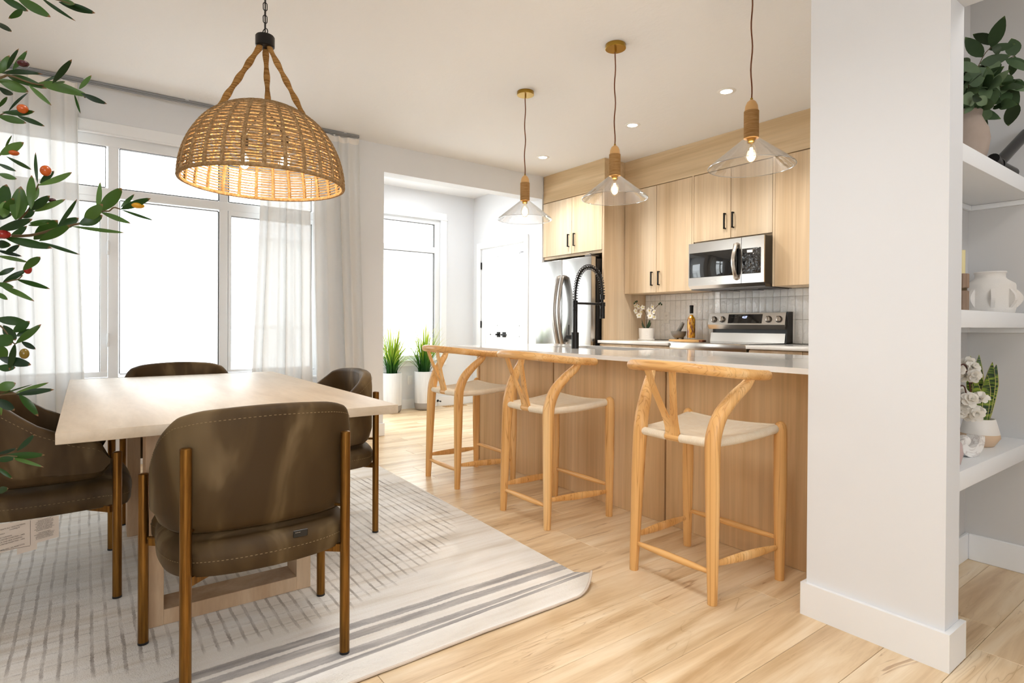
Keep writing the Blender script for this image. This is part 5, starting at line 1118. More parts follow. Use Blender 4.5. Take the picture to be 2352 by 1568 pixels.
# ================================================================ CURTAINS
t = empty('curtain_track', (-5.05, 0.3, CEIL), 0, 'long grey aluminium curtain track screwed to the ceiling', 'curtain track')
b = MB(); b.rbox((-0.014, -1.9, -0.026), (0.014, 1.68, -0.0005), 0.002, 1); b.build('track', M['rail'], t)
b = MB(); b.box((0.0141, -1.9, -0.020), (0.0146, 1.68, -0.018)); b.build('groove', M['gasket'], t)
for yy in (-0.9, -0.30, 0.32, 0.95, 1.55):
    b = MB(); b.rbox((-0.004, yy - 0.012, -0.006), (0.019, yy + 0.012, -0.0008), 0.001, 1); b.build('bracket', M['vinyl'], t)
def curtain(y0t, y1t, y0b, y1b, wl, amp, label, seed, dense=None):
    t = empty('sheer_curtain', (-5.05, (y0t + y1t) / 2, 0.01), 0, label, 'curtain', 'sheer curtains at the front window')
    rn = random.Random(seed); n = int((y1t - y0t) / wl * 14); m_ = 26; vs = []; fs = []; zt = 2.710; oy = (y0t + y1t) / 2
    ph = [0]
    for i in range(n): ph.append(ph[-1] + 2 * PI / 14 * (1 + 0.25 * math.sin(i * 0.11 + seed)))
    for j in range(m_ + 1):
        v_ = j / m_; z = zt - (zt - 0.012) * v_
        for i in range(n + 1):
            u_ = i / n; yt = y0t + (y1t - y0t) * u_; yb = y0b + (y1b - y0b) * u_; y = yt + (yb - yt) * v_ ** 1.3
            a_ = amp * (0.75 + 0.5 * v_) * (0.75 + 0.45 * math.sin(i * 0.23 + seed * 2)); p_ = ph[i] + 0.6 * math.sin(v_ * 2.2 + i * 0.05)
            x_ = a_ * math.sin(p_) + 0.010 * math.sin(u_ * 9 + v_ * 3); y += a_ * 0.45 * math.cos(p_ * 1.0 + 0.5)
            if j == 0: x_ *= 0.8
            vs.append((x_, y - oy, z - 0.01))
    for j in range(m_):
        for i in range(n): a_ = j * (n + 1) + i; fs.append((a_, a_ + 1, a_ + n + 2, a_ + n + 1))
    mb = MB(); mb.add(vs, fs, True); mb.build('cloth', M['sheer'], t)
    # heading tape and gliders
    tp = vs[:n + 1]; mb = MB(); mb.add([(p[0] + 0.0015, p[1], p[2] + 0.004) for p in tp] + [(p[0] + 0.0015, p[1], p[2] - 0.045) for p in tp], [(i, i + 1, n + 2 + i, n + 1 + i) for i in range(n)], True); mb.build('heading_tape', M['sheertop'], t)
    for i in range(0, n, 28):
        b = MB(); p = tp[i]; b.rbox((-0.003, p[1] - 0.006, p[2]), (0.003, p[1] + 0.006, p[2] + 0.012), 0.001, 1); b.build('glider', M['white'], t)
curtain(-1.45, -0.035, -1.45, 0.03, 0.082, 0.026, 'sheer white curtain at the left, partly behind the olive tree', 1)
curtain(1.16, 1.545, 1.05, 1.60, 0.058, 0.022, 'thin sheer white curtain half drawn across the right window pane', 2)
curtain(1.555, 1.985, 1.615, 2.06, 0.098, 0.032, 'gathered sheer white curtain stacked against the wall beside the nook', 3)

# ================================================================ OLIVE TREE
OL=[(-1.331,-0.096,1.625,-1.308,-0.049,1.595,0.02),(-1.361,-0.119,1.63,-1.356,-0.082,1.615,0.015),(-1.334,-0.088,1.607,-1.372,-0.11,1.6,0.012),(-1.259,-0.059,1.603,-1.223,-0.013,1.564,0.007),(-1.312,-0.038,1.627,-1.281,0.014,1.611,0.015),(-1.309,-0.038,1.632,-1.272,-0.015,1.613,0.012),(-1.34,-0.124,1.577,-1.31,-0.101,1.554,0.013),(-1.408,-0.124,1.511,-1.402,-0.111,1.545,0.015),(-1.359,-0.111,1.504,-1.331,-0.093,1.536,0.008),(-1.373,-0.104,1.511,-1.38,-0.085,1.553,0.01),(-1.424,-0.124,1.517,-1.361,-0.062,1.51,0.012),(-1.42,-0.115,1.513,-1.358,-0.056,1.484,0.018),(-1.372,-0.069,1.496,-1.298,0.006,1.466,0.021),(-1.279,-0.006,1.463,-1.27,0.031,1.45,0.012),(-1.325,-0.047,1.485,-1.291,-0.019,1.523,0.012),(-1.398,-0.067,1.504,-1.393,-0.035,1.53,0.005),(-1.303,-0.009,1.477,-1.313,0.009,1.51,0.009),(-1.327,-0.016,1.474,-1.329,-0.007,1.441,0.005),(-1.35,-0.081,1.482,-1.348,-0.049,1.452,0.01),(-1.422,-0.129,1.504,-1.413,-0.085,1.489,0.022),(-1.437,-0.129,1.495,-1.411,-0.107,1.477,0.014),(-1.395,-0.126,1.444,-1.367,-0.111,1.459,0.007),(-1.318,-0.044,1.485,-1.285,-0.028,1.479,0.009),(-1.252,-0.108,1.399,-1.226,-0.066,1.402,0.012),(-1.214,-0.086,1.387,-1.197,-0.052,1.373,0.01),(-1.259,-0.114,1.394,-1.222,-0.076,1.38,0.014),(-1.287,-0.103,1.412,-1.267,-0.076,1.444,0.005),(-1.322,-0.117,1.345,-1.297,-0.084,1.366,0.018),(-1.349,-0.113,1.359,-1.318,-0.101,1.38,0.004),(-1.368,-0.112,1.353,-1.316,-0.075,1.325,0.008),(-1.359,-0.123,1.337,-1.357,-0.098,1.327,0.008),(-1.3,-0.117,1.308,-1.296,-0.093,1.302,0.011),(-1.261,-0.064,1.292,-1.267,-0.067,1.345,0.006),(-1.233,-0.062,1.284,-1.177,-0.017,1.301,0.012),(-1.244,-0.06,1.29,-1.253,-0.042,1.315,0.011),(-1.254,-0.072,1.247,-1.268,-0.072,1.306,0.015),(-1.308,-0.07,1.271,-1.327,-0.066,1.298,0.008),(-1.268,-0.076,1.246,-1.239,-0.047,1.27,0.016),(-1.277,-0.069,1.247,-1.259,-0.027,1.27,0.012),(-1.262,-0.092,1.228,-1.271,-0.086,1.286,0.027),(-1.332,-0.116,1.254,-1.346,-0.11,1.3,0.024),(-1.269,-0.108,1.231,-1.291,-0.107,1.262,0.019),(-1.26,-0.091,1.23,-1.249,-0.086,1.276,0.006),(-1.296,-0.086,1.237,-1.304,-0.07,1.252,0.013),(-1.272,-0.082,1.252,-1.286,-0.072,1.278,0.013),(-1.316,-0.12,1.236,-1.29,-0.098,1.241,0.015),(-1.29,-0.108,1.241,-1.265,-0.095,1.264,0.016),(-1.305,-0.119,1.214,-1.251,-0.07,1.23,0.019),(-1.32,-0.078,1.232,-1.322,-0.047,1.241,0.01),(-1.28,-0.077,1.223,-1.236,-0.048,1.224,0.007),(-1.338,-0.073,1.206,-1.315,-0.039,1.241,0.026),(-1.288,-0.063,1.199,-1.243,-0.02,1.224,0.017),(-1.284,-0.04,1.223,-1.278,-0.009,1.243,0.02),(-1.273,-0.038,1.224,-1.249,-0.011,1.271,0.008),(-1.295,-0.108,1.201,-1.269,-0.045,1.186,0.018),(-1.258,-0.06,1.194,-1.217,-0.007,1.173,0.007),(-1.366,-0.125,1.197,-1.332,-0.103,1.193,0.017),(-1.345,-0.107,1.205,-1.35,-0.083,1.231,0.013),(-1.349,-0.123,1.184,-1.338,-0.089,1.175,0.008),(-1.3,-0.11,1.175,-1.28,-0.088,1.189,0.011),(-1.228,-0.008,1.225,-1.221,0.024,1.243,0.022),(-1.233,-0.001,1.232,-1.213,0.024,1.261,0.022),(-1.272,0.018,1.256,-1.287,0.022,1.313,0.01),(-1.269,0.02,1.256,-1.243,0.052,1.298,0.024),(-1.231,0.022,1.25,-1.211,0.064,1.232,0.011),(-1.26,-0.018,1.225,-1.195,0.055,1.213,0.008),(-1.204,0.049,1.254,-1.157,0.089,1.27,0.014),(-1.202,0.049,1.257,-1.212,0.069,1.284,0.008),(-1.244,0.051,1.26,-1.216,0.098,1.242,0.006),(-1.404,-0.127,1.179,-1.363,-0.082,1.167,0.009),(-1.345,-0.088,1.151,-1.315,-0.063,1.174,0.016),(-1.422,-0.122,1.131,-1.415,-0.088,1.157,0.013),(-1.393,-0.126,1.143,-1.39,-0.102,1.158,0.011),(-1.406,-0.101,1.138,-1.379,-0.052,1.121,0.012),(-1.413,-0.123,1.125,-1.391,-0.075,1.098,0.012),(-1.394,-0.128,1.129,-1.386,-0.103,1.122,0.012),(-1.388,-0.127,1.112,-1.375,-0.111,1.099,0.01),(-1.294,-0.119,1.065,-1.27,-0.075,1.056,0.019),(-1.238,-0.093,1.043,-1.246,-0.073,1.061,0.016),(-1.276,-0.108,1.054,-1.268,-0.092,1.029,0.018),(-1.23,-0.11,1.038,-1.22,-0.094,1.023,0.026),(-1.232,-0.089,1.025,-1.217,-0.057,1.056,0.013),(-1.248,-0.09,1.036,-1.251,-0.072,1.048,0.011),(-1.258,-0.084,1.027,-1.259,-0.066,1.014,0.01),(-1.24,-0.091,1.024,-1.253,-0.099,0.981,0.011),(-1.29,-0.118,1.022,-1.298,-0.107,0.996,0.021),(-1.256,-0.112,1.001,-1.243,-0.071,0.989,0.018),(-1.3,-0.119,0.984,-1.291,-0.094,0.982,0.016),(-1.375,-0.126,0.94,-1.379,-0.1,0.949,0.021),(-1.319,-0.096,0.937,-1.286,-0.05,0.955,0.008),(-1.29,-0.093,0.937,-1.269,-0.042,0.944,0.013),(-1.348,-0.093,0.931,-1.326,-0.066,0.893,0.015),(-1.352,-0.124,0.925,-1.345,-0.099,0.904,0.017),(-1.352,-0.119,0.932,-1.301,-0.072,0.952,0.003),(-1.354,-0.117,0.92,-1.359,-0.118,0.894,0.004),(-1.233,-0.101,0.846,-1.192,-0.051,0.847,0.013),(-1.22,-0.087,0.853,-1.217,-0.065,0.878,0.01),(-1.229,-0.099,0.845,-1.206,-0.053,0.825,0.007),(-1.191,-0.109,0.856,-1.155,-0.082,0.868,0.008),(-1.225,-0.112,0.841,-1.215,-0.089,0.842,0.011),(-1.207,-0.11,0.833,-1.202,-0.091,0.813,0.007),(-1.24,-0.114,0.788,-1.204,-0.096,0.798,0.013)]
OF=[(-1.3534,-0.0888,1.519,0.0093,0.0054,0),(-1.235,-0.0815,1.4054,0.0078,0.0071,1),(-1.3091,-0.0976,1.3485,0.0074,0.0045,1),(-1.2377,-0.0524,1.3104,0.0079,0.0087,1),(-1.2925,-0.1101,1.2061,0.0109,0.0073,2),(-1.1816,0.0726,1.2596,0.0097,0.0048,3),(-1.2693,-0.045,1.2677,0.006,0.0037,0),(-1.3847,-0.0838,1.1562,0.0064,0.0088,2),(-1.2172,-0.0778,1.0087,0.0066,0.0084,4)]
OS=[([(-1.339,-0.151,1.648),(-1.294,-0.092,1.61),(-1.268,-0.057,1.609),(-1.25,-0.033,1.603),(-1.241,-0.021,1.599)],0.0018),([(-1.442,-0.175,1.485),(-1.405,-0.124,1.502),(-1.394,-0.11,1.506),(-1.369,-0.077,1.492),(-1.343,-0.042,1.486),(-1.317,-0.007,1.473),(-1.312,-0.0,1.467)],0.0024),([(-1.296,-0.146,1.373),(-1.272,-0.115,1.396),(-1.264,-0.104,1.402),(-1.251,-0.086,1.4)],0.0018),([(-1.363,-0.154,1.314),(-1.339,-0.121,1.344),(-1.332,-0.112,1.354)],0.0017),([(-1.34,-0.157,1.191),(-1.307,-0.112,1.219),(-1.291,-0.092,1.23),(-1.28,-0.076,1.251),(-1.276,-0.071,1.269),(-1.272,-0.065,1.288),(-1.27,-0.063,1.293)],0.0022),([(-1.367,-0.16,1.179),(-1.338,-0.121,1.205),(-1.304,-0.076,1.209),(-1.277,-0.039,1.221),(-1.25,-0.003,1.231),(-1.239,0.012,1.231),(-1.232,0.022,1.25),(-1.224,0.033,1.252),(-1.218,0.04,1.258),(-1.211,0.049,1.255)],0.0023),([(-1.43,-0.161,1.106),(-1.404,-0.127,1.126),(-1.39,-0.108,1.134),(-1.382,-0.097,1.137),(-1.377,-0.091,1.144)],0.002),([(-1.293,-0.146,1.066),(-1.27,-0.115,1.055),(-1.262,-0.105,1.045),(-1.255,-0.094,1.025),(-1.25,-0.088,1.026)],0.0018),([(-1.365,-0.16,0.916),(-1.336,-0.12,0.932),(-1.322,-0.102,0.935),(-1.315,-0.092,0.936)],0.0019),([(-1.251,-0.141,0.83),(-1.228,-0.111,0.844),(-1.219,-0.098,0.847),(-1.209,-0.086,0.846)],0.0014)]

t = empty('olive_tree', (-1.42, -0.66, 0), 0, 'artificial olive tree with leafy branches reaching in from the left edge', 'plant')
def rel(p): return Vector(p) - Vector(t.location)
b = MB(); b.lathe([(0.0, 0.0), (0.13, 0.0), (0.16, 0.02), (0.18, 0.28), (0.17, 0.29), (0.165, 0.26), (0.0, 0.26)], n=36); b.build('pot', M['concretew'], t)
b = MB(); b.tube(catmull([(0, 0, 0.2), (0.02, 0.01, 0.7), (-0.01, 0.03, 1.2), (0.03, 0.02, 1.7), (0.0, 0.05, 2.1)], 4), [0.018 - 0.0008 * i for i in range(17)], 10); b.build('trunk', M['stem'], t)
for pts, r in OS:
    pts = [rel(p) for p in pts]; z0_ = max(0.5, min(2.05, pts[0].z - 0.12)); root_ = Vector((0.01, 0.02, z0_)); P_ = catmull([root_, root_.lerp(pts[0], 0.5) + Vector((0, 0, 0.03))] + pts, 4)
    b = MB(); b.tube(P_, [max(r * 0.55, r * 1.6 * (1 - i / len(P_))) for i in range(len(P_))], 6); b.build('branch', M['stem'], t)
ro = random.Random(21); eye = Vector((0, 0, 1.06))
for (ax_, ay_, az_, bx_, by_, bz_, w_) in OL:
    a = Vector((ax_, ay_, az_)); c = Vector((bx_, by_, bz_)); nrm = (eye - a).normalized() + Vector((ro.uniform(-.25, .25), ro.uniform(-.25, .25), ro.uniform(0, .35)))
    mb = MB(); sweep_leaf(mb, rel(a), rel(c), w_ * 0.84, nrm, ro.uniform(-0.08, 0.10), ro.uniform(-0.25, -0.05), 10, shape=lambda u: (min(1, (u / 0.10)) ** 0.8) * (0.22 + 0.78 * math.sin(PI * min(1, max(0, (u - 0.02) / 0.98)) ** 0.95)) * (1 if u < 0.97 else 0.15) if u > 0 else 0.06)
    mb.build('leaf', M['olive'], t, loc=rel(a))
OCOL = [(64, 16, 24), (176, 78, 16), (138, 20, 14), (190, 138, 18), (112, 90, 20)]; OM = [plain('olive_fruit_%d' % i, srgb(*c), 0.25, var=0.12) for i, c in enumerate(OCOL)]
OLAB = ['dark purple fruit', 'orange fruit', 'red fruit', 'yellow fruit', 'olive green fruit']
for (x_, y_, z_, rw, rh, c) in OF:
    mb = MB(); mb.sphere((0, 0, 0), rw, rw, rh, 16, 10); o = mb.build('olive', OM[c], t); o.location = rel((x_, y_, z_)); o['label'] = OLAB[c]
# ================================================================ PLANTERS WITH GRASS
def planter(x, y, label, seed):
    t = empty('grass_planter', (x, y, 0.0002), 0, label, 'plant', 'grass planters in the nook')
    b = MB(); b.lathe([(0.0, 0.0), (0.075, 0.0), (0.10, 0.008), (0.114, 0.03), (0.119, 0.06), (0.12, 0.09)], n=48, close=False); b.build('pot_base', M['concrete'], t)
    b = MB(); b.lathe([(0.12, 0.09), (0.121, 0.092), (0.121, 0.470), (0.119, 0.474), (0.112, 0.474), (0.110, 0.47), (0.110, 0.44), (0.0, 0.44)], n=48, close=False); b.build('pot', M['concretew'], t)
    rn = random.Random(seed); mb = MB()
    for k in range(130):
        a_ = rn.uniform(0, 2 * PI); r0 = rn.uniform(0, 0.07); sp_ = abs(rn.gauss(0, 1)); out = min(0.46, 0.06 + 0.21 * sp_); h = rn.uniform(0.42, 0.80) * (1 - out * 0.75) + 0.02
        d_ = Vector((math.cos(a_), math.sin(a_), 0)); base = d_ * r0 + Vector((0, 0, 0.44)); w0 = rn.uniform(0.005, 0.009); n = 7
        if d_.x < -0.1: out *= min(1.0, 0.10 / (abs(d_.x) * out + 1e-6))
        L_ = []; 
        for i in range(n + 1):
            u_ = i / n; L_.append(base + d_ * (out * u_ ** 1.7) + Vector((0, 0, h * (u_ - 0.12 * u_ ** 3 * (out / 0.2)))))
        sd = d_.cross(Vector((0, 0, 1))); vs = []; at = []
        for i, p in enumerate(L_):
            u_ = i / n; w_ = w0 * (1 - u_ ** 2.2) + 0.0004; vs += [p - sd * w_ + d_ * w_ * 0.4, p, p + sd * w_ + d_ * w_ * 0.4]; at += [max(0.001, u_)] * 3
        mb.add(vs, [q for i in range(n) for q in ((i * 3, i * 3 + 1, i * 3 + 4, i * 3 + 3), (i * 3 + 1, i * 3 + 2, i * 3 + 5, i * 3 + 4))], True, at)
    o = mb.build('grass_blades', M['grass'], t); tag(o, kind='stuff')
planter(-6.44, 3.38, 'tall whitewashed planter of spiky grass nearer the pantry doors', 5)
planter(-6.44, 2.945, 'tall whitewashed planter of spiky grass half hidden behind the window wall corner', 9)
# ================================================================ NICHE
for z1_, z0_, lb in ((1.672, 1.612, 'top white floating shelf in the niche, carrying the leafy vase'), (1.118, 1.058, 'middle white floating shelf in the niche, holding the handled vase'), (0.578, 0.512, 'lowest white floating shelf in the niche, holding the snake plant')):
    t = empty('shelf', (-0.78, 2.75, z0_), 0, lb, 'shelf', 'niche shelves'); b = MB(); b.rbox((-0.894, 2.2555, z0_), (-0.66, 3.2505, z1_), 0.002, 2); o = b.build('board', M['trim'], t); o.location = -Vector(t.location)
    b = MB(); b.rbox((-0.8945, 2.2555, z0_ - 0.022), (-0.880, 3.2505, z0_ - 0.0005), 0.001, 1); b.rbox((-0.88, 3.236, z0_ - 0.022), (-0.68, 3.2505, z0_ - 0.0005), 0.001, 1); o = b.build('cleat', M['trim'], t); o.location = -Vector(t.location)
# vase + foliage
vx, vy, vz = -0.782, 2.800, 1.6725
t = empty('vase', (vx, vy, vz), 0, 'rough grey-brown clay vase on the top niche shelf', 'vase')
b = MB(); b.lathe([(0.0, 0), (0.045, 0.0), (0.055, 0.01), (0.072, 0.08), (0.078, 0.125), (0.072, 0.165), (0.058, 0.195), (0.050, 0.215), (0.053, 0.236), (0.050, 0.24), (0.044, 0.236), (0.042, 0.2), (0.0, 0.19)], n=40); b.build('body', M['clay'], t)
t = empty('foliage_bunch', (vx, vy, vz + 0.195), 0, 'bunch of eucalyptus-like green leaves standing in the clay vase', 'foliage')
rb = random.Random(17)
bst = []
for k in range(30):
    a_ = rb.uniform(0, 2 * PI); sp_ = rb.uniform(0.02, 0.22); dx_, dy_ = 0.55 * sp_ * math.cos(a_) + 0.02, sp_ * math.sin(a_) + 0.09
    h = rb.uniform(0.06, 0.30) 
    if vx + dx_ < -0.87: dx_ = -0.87 - vx
    e_ = Vector((dx_, dy_, h)); P_ = catmull([(0, 0, 0.003), (dx_ * 0.15, dy_ * 0.15, h * 0.45), (dx_ * 0.6, dy_ * 0.6, h * 0.85), e_], 4); bst.append(P_)
    b = MB(); b.tube(P_, 0.0016, 5); b.build('stem', M['stem'], t)
for P_ in bst:
    for q in range(6):
        i = rb.randrange(5, len(P_)); a = P_[i] if q else P_[-1]; L_ = rb.uniform(0.07, 0.12); wf = rb.choice((0.36, 0.42, 0.75))
        if wf > 0.6: L_ *= 0.6
        d_ = Vector((rb.uniform(-0.6, 1), rb.uniform(-1, 1), rb.uniform(-0.9, 0.8))).normalized(); e_ = a + d_ * L_
        if vx + e_.x < -0.885 or vx + e_.x > -0.60: d_.x *= -0.3; e_ = a + d_ * L_
        mb = MB(); nrm = Vector((0.5, -1, 0.2)) + Vector((rb.uniform(-.5, .5), rb.uniform(-.5, .5), rb.uniform(-.5, .5)))
        sweep_leaf(mb, a, e_, L_ * wf * 1.1, nrm, rb.uniform(-0.05, 0.12), 0.12, 7); mb.build('leaf', M['eucal'], t, loc=a)
# black sculpture
t = empty('sculpture', (-0.70, 2.95, 1.6725), 0, 'glossy black tubular sculpture beside the clay vase', 'sculpture')
b = MB(); b.tube(catmull([(0.0, -0.13, 0.040), (0.0, -0.05, 0.0265), (0.005, 0.03, 0.022), (0.008, 0.10, 0.021)], 4), 0.021, 16); b.build('base_tube', M['blackgloss'], t)
b = MB(); b.tube(catmull([(0.0, -0.07, 0.03), (0.002, -0.03, 0.052), (0.006, 0.06, 0.102), (0.010, 0.15, 0.152), (0.015, 0.26, 0.213)], 4), [0.024] + [0.021] * 16, 16); b.build('upright_tube', M['blackgloss'], t)
b = MB(); b.lathe([(0.0, 0.0), (0.03, 0.0), (0.032, 0.004), (0.0, 0.02)], c=(0.0, 0.125, 0), n=20); b.build('foot', M['blackgloss'], t)
# middle shelf
t = empty('candle_holder', (-0.75, 2.648, 1.1185), 0, 'fluted brown wooden candle holder at left end of middle shelf', 'candle holder')
for z0_, z1_ in ((0.0, 0.078), (0.088, 0.142)):
    mb = MB(); nn = 48; pr = []
    for z in (z0_, z0_ + 0.003, z1_ - 0.003, z1_):
        pr.append((z, 0.9 if z in (z0_, z1_) else 1.0))
    vs = [((0.024 + (0.0014 if k % 4 < 2 else -0.0014)) * s_ * math.cos(2 * PI * k / nn), (0.024 + (0.0014 if k % 4 < 2 else -0.0014)) * s_ * math.sin(2 * PI * k / nn), z) for z, s_ in pr for k in range(nn)]
    fs = [(i * nn + k, i * nn + (k + 1) % nn, (i + 1) * nn + (k + 1) % nn, (i + 1) * nn + k) for i in range(3) for k in range(nn)] + [tuple(reversed(range(nn))), tuple(3 * nn + k for k in range(nn))]
    mb.add(vs, fs, False); mb.build('fluted_block', M['fluted'], t)
b = MB(); b.cyl((0, 0, 0.076), (0, 0, 0.09), 0.019, 24); b.build('waist', M['stem'], t)
t = empty('candle', (-0.75, 2.648, 1.2610), 0, 'pale yellow pillar candle standing in the fluted holder', 'candle'); b = MB(); b.cyl((0, 0, 0), (0, 0, 0.088), 0.013, 20); b.build('wax', M['candle'], t); b = MB(); b.cyl((0, 0, 0.087), (0, 0, 0.095), 0.001, 5); b.build('wick', M['ink'], t)
t = empty('vase', (-0.772, 3.085, 1.1185), 0, 'squat white textured vase with half-round handles on the middle shelf', 'vase')
b = MB(); b.lathe([(0.0, 0.0), (0.078, 0.0), (0.083, 0.004), (0.086, 0.02), (0.086, 0.118), (0.083, 0.126), (0.058, 0.143), (0.052, 0.152), (0.052, 0.166), (0.057, 0.172), (0.055, 0.176), (0.047, 0.174), (0.045, 0.15), (0.0, 0.14)], n=56); b.build('body', M['sand'], t)
for k in range(8):
    a_ = 2 * PI * k / 8 + 0.35; d_ = Vector((math.cos(a_), math.sin(a_), 0)); s_ = Vector((-d_.y, d_.x, 0)) * 0.007; P_ = [d_ * 0.083 + Vector((0, 0, 0.018))] + [d_ * (0.083 + 0.026 * math.sin(PI * i / 10)) + Vector((0, 0, 0.020 + 0.084 * i / 10)) for i in range(11)] + [d_ * 0.083 + Vector((0, 0, 0.106))]
    if -0.772 + (d_ * 0.11).x > -0.655 and False: continue
    n = len(P_); mb = MB(); mb.add([p - s_ for p in P_] + [p + s_ for p in P_], [tuple(range(n)), tuple(reversed(range(n, 2 * n)))] + [(i, i + n, (i + 1) % n + n, (i + 1) % n) for i in range(n)], False); mb.build('handle', M['sand'], t)
# lower shelf
SZ = 0.5785
t = empty('snake_plant', (-0.762, 2.93, SZ), 0, 'variegated snake plant in a two-tone cream and tan faceted pot', 'plant')
b = MB(); b.lathe([(0.0, 0), (0.042, 0.0), (0.048, 0.003), (0.068, 0.035), (0.066, 0.05)], n=40, close=False); b.build('pot_base', plain('tan_clay', srgb(214, 186, 156), 0.85, bump=0.15, bscale=120), t)
b = MB(); b.lathe([(0.066, 0.05), (0.0665, 0.051), (0.052, 0.108), (0.049, 0.110), (0.046, 0.106), (0.046, 0.095), (0.0, 0.095)], n=40, close=False); b.build('pot', M['ceramic'], t)
x = N('snake_plant_leaf'); x.bsdf(rough=0.45); n1 = x.noise(x.coords((6, 6, 55)), 2.0, 4, 0.6, 0.8); x.set('color', x.ramp(n1, [(0.42, srgb(18, 46, 26)), (0.5, srgb(60, 92, 30)), (0.58, srgb(136, 158, 50))])); M['snake'] = x.m; M['snakeedge'] = plain('cream_leaf_edge', srgb(206, 196, 130), 0.5)
for k, (dx_, dy_, h_, w_, tw) in enumerate(((0.0, -0.01, 0.24, 0.036, 0.2), (0.014, 0.034, 0.235, 0.038, -0.3), (-0.01, 0.022, 0.275, 0.034, 0.5), (0.005, -0.035, 0.18, 0.032, 0.0), (-0.02, 0.005, 0.27, 0.036, 0.9), (0.022, 0.0, 0.25, 0.034, -0.6), (0.02, -0.02, 0.20, 0.030, 0.3))):
    nrm = Vector((0.5 + tw * 0.3, -1, 0.1)); base = Vector((dx_ * 0.8, dy_ * 0.8, 0.09)); tip_ = Vector((dx_ * 1.8, dy_ * 2.4 + (0.03 if k == 1 else 0), 0.09 + h_)); sh = lambda u: 0.55 + 0.45 * math.sin(PI * min(1, u * 0.9)) if u < 0.7 else (0.93) * max(0.02, (1 - u) / 0.3) ** 0.75
    mb = MB(); sweep_leaf(mb, base, tip_, w_, nrm, -0.03, 0.18, 12, shape=sh); lo = mb.build('leaf', M['snake'], t, loc=base)
    mb = MB(); sweep_leaf(mb, base + Vector((-0.001, 0.003, 0)), tip_ + Vector((-0.001, 0.003, 0.002)), w_ * 1.14, nrm, -0.03, 0.18, 12, shape=sh); e = mb.build('leaf_edge', M['snakeedge'], None, loc=base); e.parent = lo; e.location = (0, 0, 0)
t = empty('marble_ornament', (-0.728, 2.645, SZ), 0, 'white marble crescent ornament cradling a ball on the lowest shelf', 'ornament')
mb = MB(); R1, R2, wv = 0.062, 0.034, 0.024; pts = []; n = 26; dirv = Vector((0.35, 0.94, 0)).normalized(); nv = Vector((0.94, -0.35, 0)).normalized()
a0, a1 = math.radians(178), math.radians(372)
outer = [(R1 * math.cos(a0 + (a1 - a0) * i / n), R1 + R1 * math.sin(a0 + (a1 - a0) * i / n)) for i in range(n + 1)]; inner = [(R2 * math.cos(a0 + (a1 - a0) * i / n), R1 * 1.12 + R2 * math.sin(a0 + (a1 - a0) * i / n)) for i in range(n + 1)]
pr = outer + inner[::-1]; N_ = len(pr); vs = [dirv * p[0] + Vector((0, 0, p[1])) + nv * s_ for s_ in (-wv, wv) for p in pr]
fs = [(i, i + N_, (i + 1) % N_ + N_, (i + 1) % N_) for i in range(N_)]
for i in range(n): fs += [(i, i + 1, N_ - 2 - i, N_ - 1 - i), (N_ + i + 1, N_ + i, 2 * N_ - 1 - i, 2 * N_ - 2 - i)]
mb.add(vs, fs, False); mb.build('crescent', M['marble'], t)
mb = MB(); mb.sphere(dirv * -0.012 + Vector((0, 0, 0.0355 + 0.0225)) + Vector((0, 0, 0.0)), 0.0215, n=20, m=14); mb.build('ball', M['marble'], t)
t = empty('vase', (-0.712, 2.405, SZ), 0, 'rounded dusty-pink vase at the left end of the lowest shelf', 'vase')
b = MB(); b.lathe([(0.0, 0.0), (0.024, 0.0), (0.034, 0.01), (0.042, 0.045), (0.038, 0.08), (0.02, 0.105), (0.017, 0.13), (0.02, 0.137), (0.015, 0.135), (0.013, 0.10), (0.0, 0.09)], n=36); b.build('body', plain('dusty_pink_ceramic', srgb(196, 176, 176), 0.6), t)
t = empty('blossom_branch', (-0.712, 2.405, SZ + 0.102), 0, 'white blossom spray drooping from the pink vase on the lowest shelf', 'flowers')
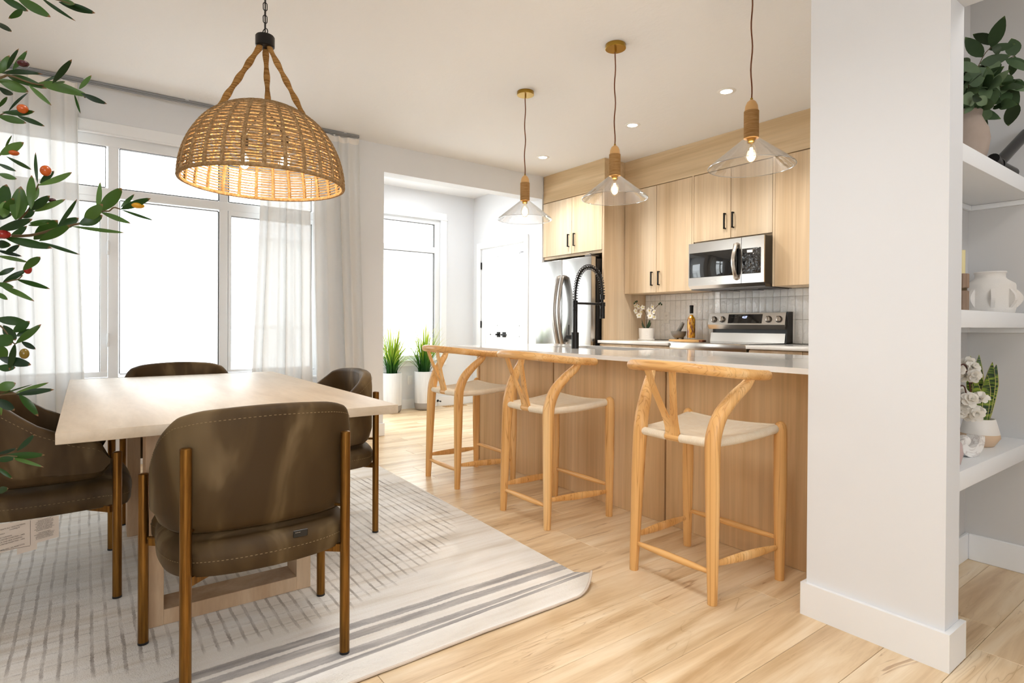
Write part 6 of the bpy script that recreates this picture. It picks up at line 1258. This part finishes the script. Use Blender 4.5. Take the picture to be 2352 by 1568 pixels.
M['bark'] = plain('dark_red_bark', srgb(84, 40, 28), 0.6)
for sg, pts in enumerate(([(0, 0, 0), (-0.003, 0.01, 0.10), (0.0, 0.06, 0.20), (0.0, 0.13, 0.245), (0.0, 0.19, 0.225), (0, 0.24, 0.17)], [(0, 0, 0), (0.003, 0.015, 0.10), (0.0, 0.07, 0.19), (0.0, 0.14, 0.225), (0, 0.20, 0.20), (0.0, 0.23, 0.12)], [(0, 0, 0), (0.004, 0.02, 0.08), (0.0, 0.09, 0.16), (0.0, 0.16, 0.16), (0.0, 0.19, 0.09)])):
    b = MB(); b.tube(catmull(pts, 5), 0.0025, 6); b.build('twig', M['bark'], t)
rq = random.Random(31)
for k in range(26):
    u_ = rq.random(); c = Vector((rq.uniform(-0.025, 0.035), 0.10 + 0.16 * rq.random(), 0.0)); c.z = 0.245 - 0.19 * rq.random() - 0.15 * max(0, c.y - 0.2)
    if k == 0: c = Vector((0, 0.20, 0.255))
    if k == 1: c = Vector((0.0, 0.275, 0.20))
    s = rq.uniform(0.020, 0.028); nrm = Vector((0.5, -1, rq.uniform(-0.4, 0.6))) + Vector((rq.uniform(-.5, .5), rq.uniform(-.5, .5), 0)); nrm.normalize(); u1 = nrm.orthogonal().normalized(); w1 = nrm.cross(u1)
    b = MB()
    for L_ in range(3):
        for q in range(5):
            a_ = 2 * PI * q / 5 + L_ * 0.6 + rq.uniform(-.2, .2); d_ = u1 * math.cos(a_) + w1 * math.sin(a_); sweep_leaf(b, c, c + d_ * s * (1 - 0.28 * L_) * rq.uniform(0.85, 1.15) + nrm * s * (0.1 + 0.42 * L_ + rq.uniform(-.12, .2)), s * 0.9, nrm, rq.uniform(-0.05, 0.25), rq.uniform(0.1, 0.5), 4, shape=lambda u: [0.15, 0.6, 0.9, 1.0, 0.5][int(round(u * 4))])
    fo = b.build('flower', M['petal'], t, loc=c)
    if k % 5 == 2:
        b = MB(); b.sphere(nrm * 0.004, 0.0035, n=7, m=5); e = b.build('flower_centre', M['yellow']); e.parent = fo
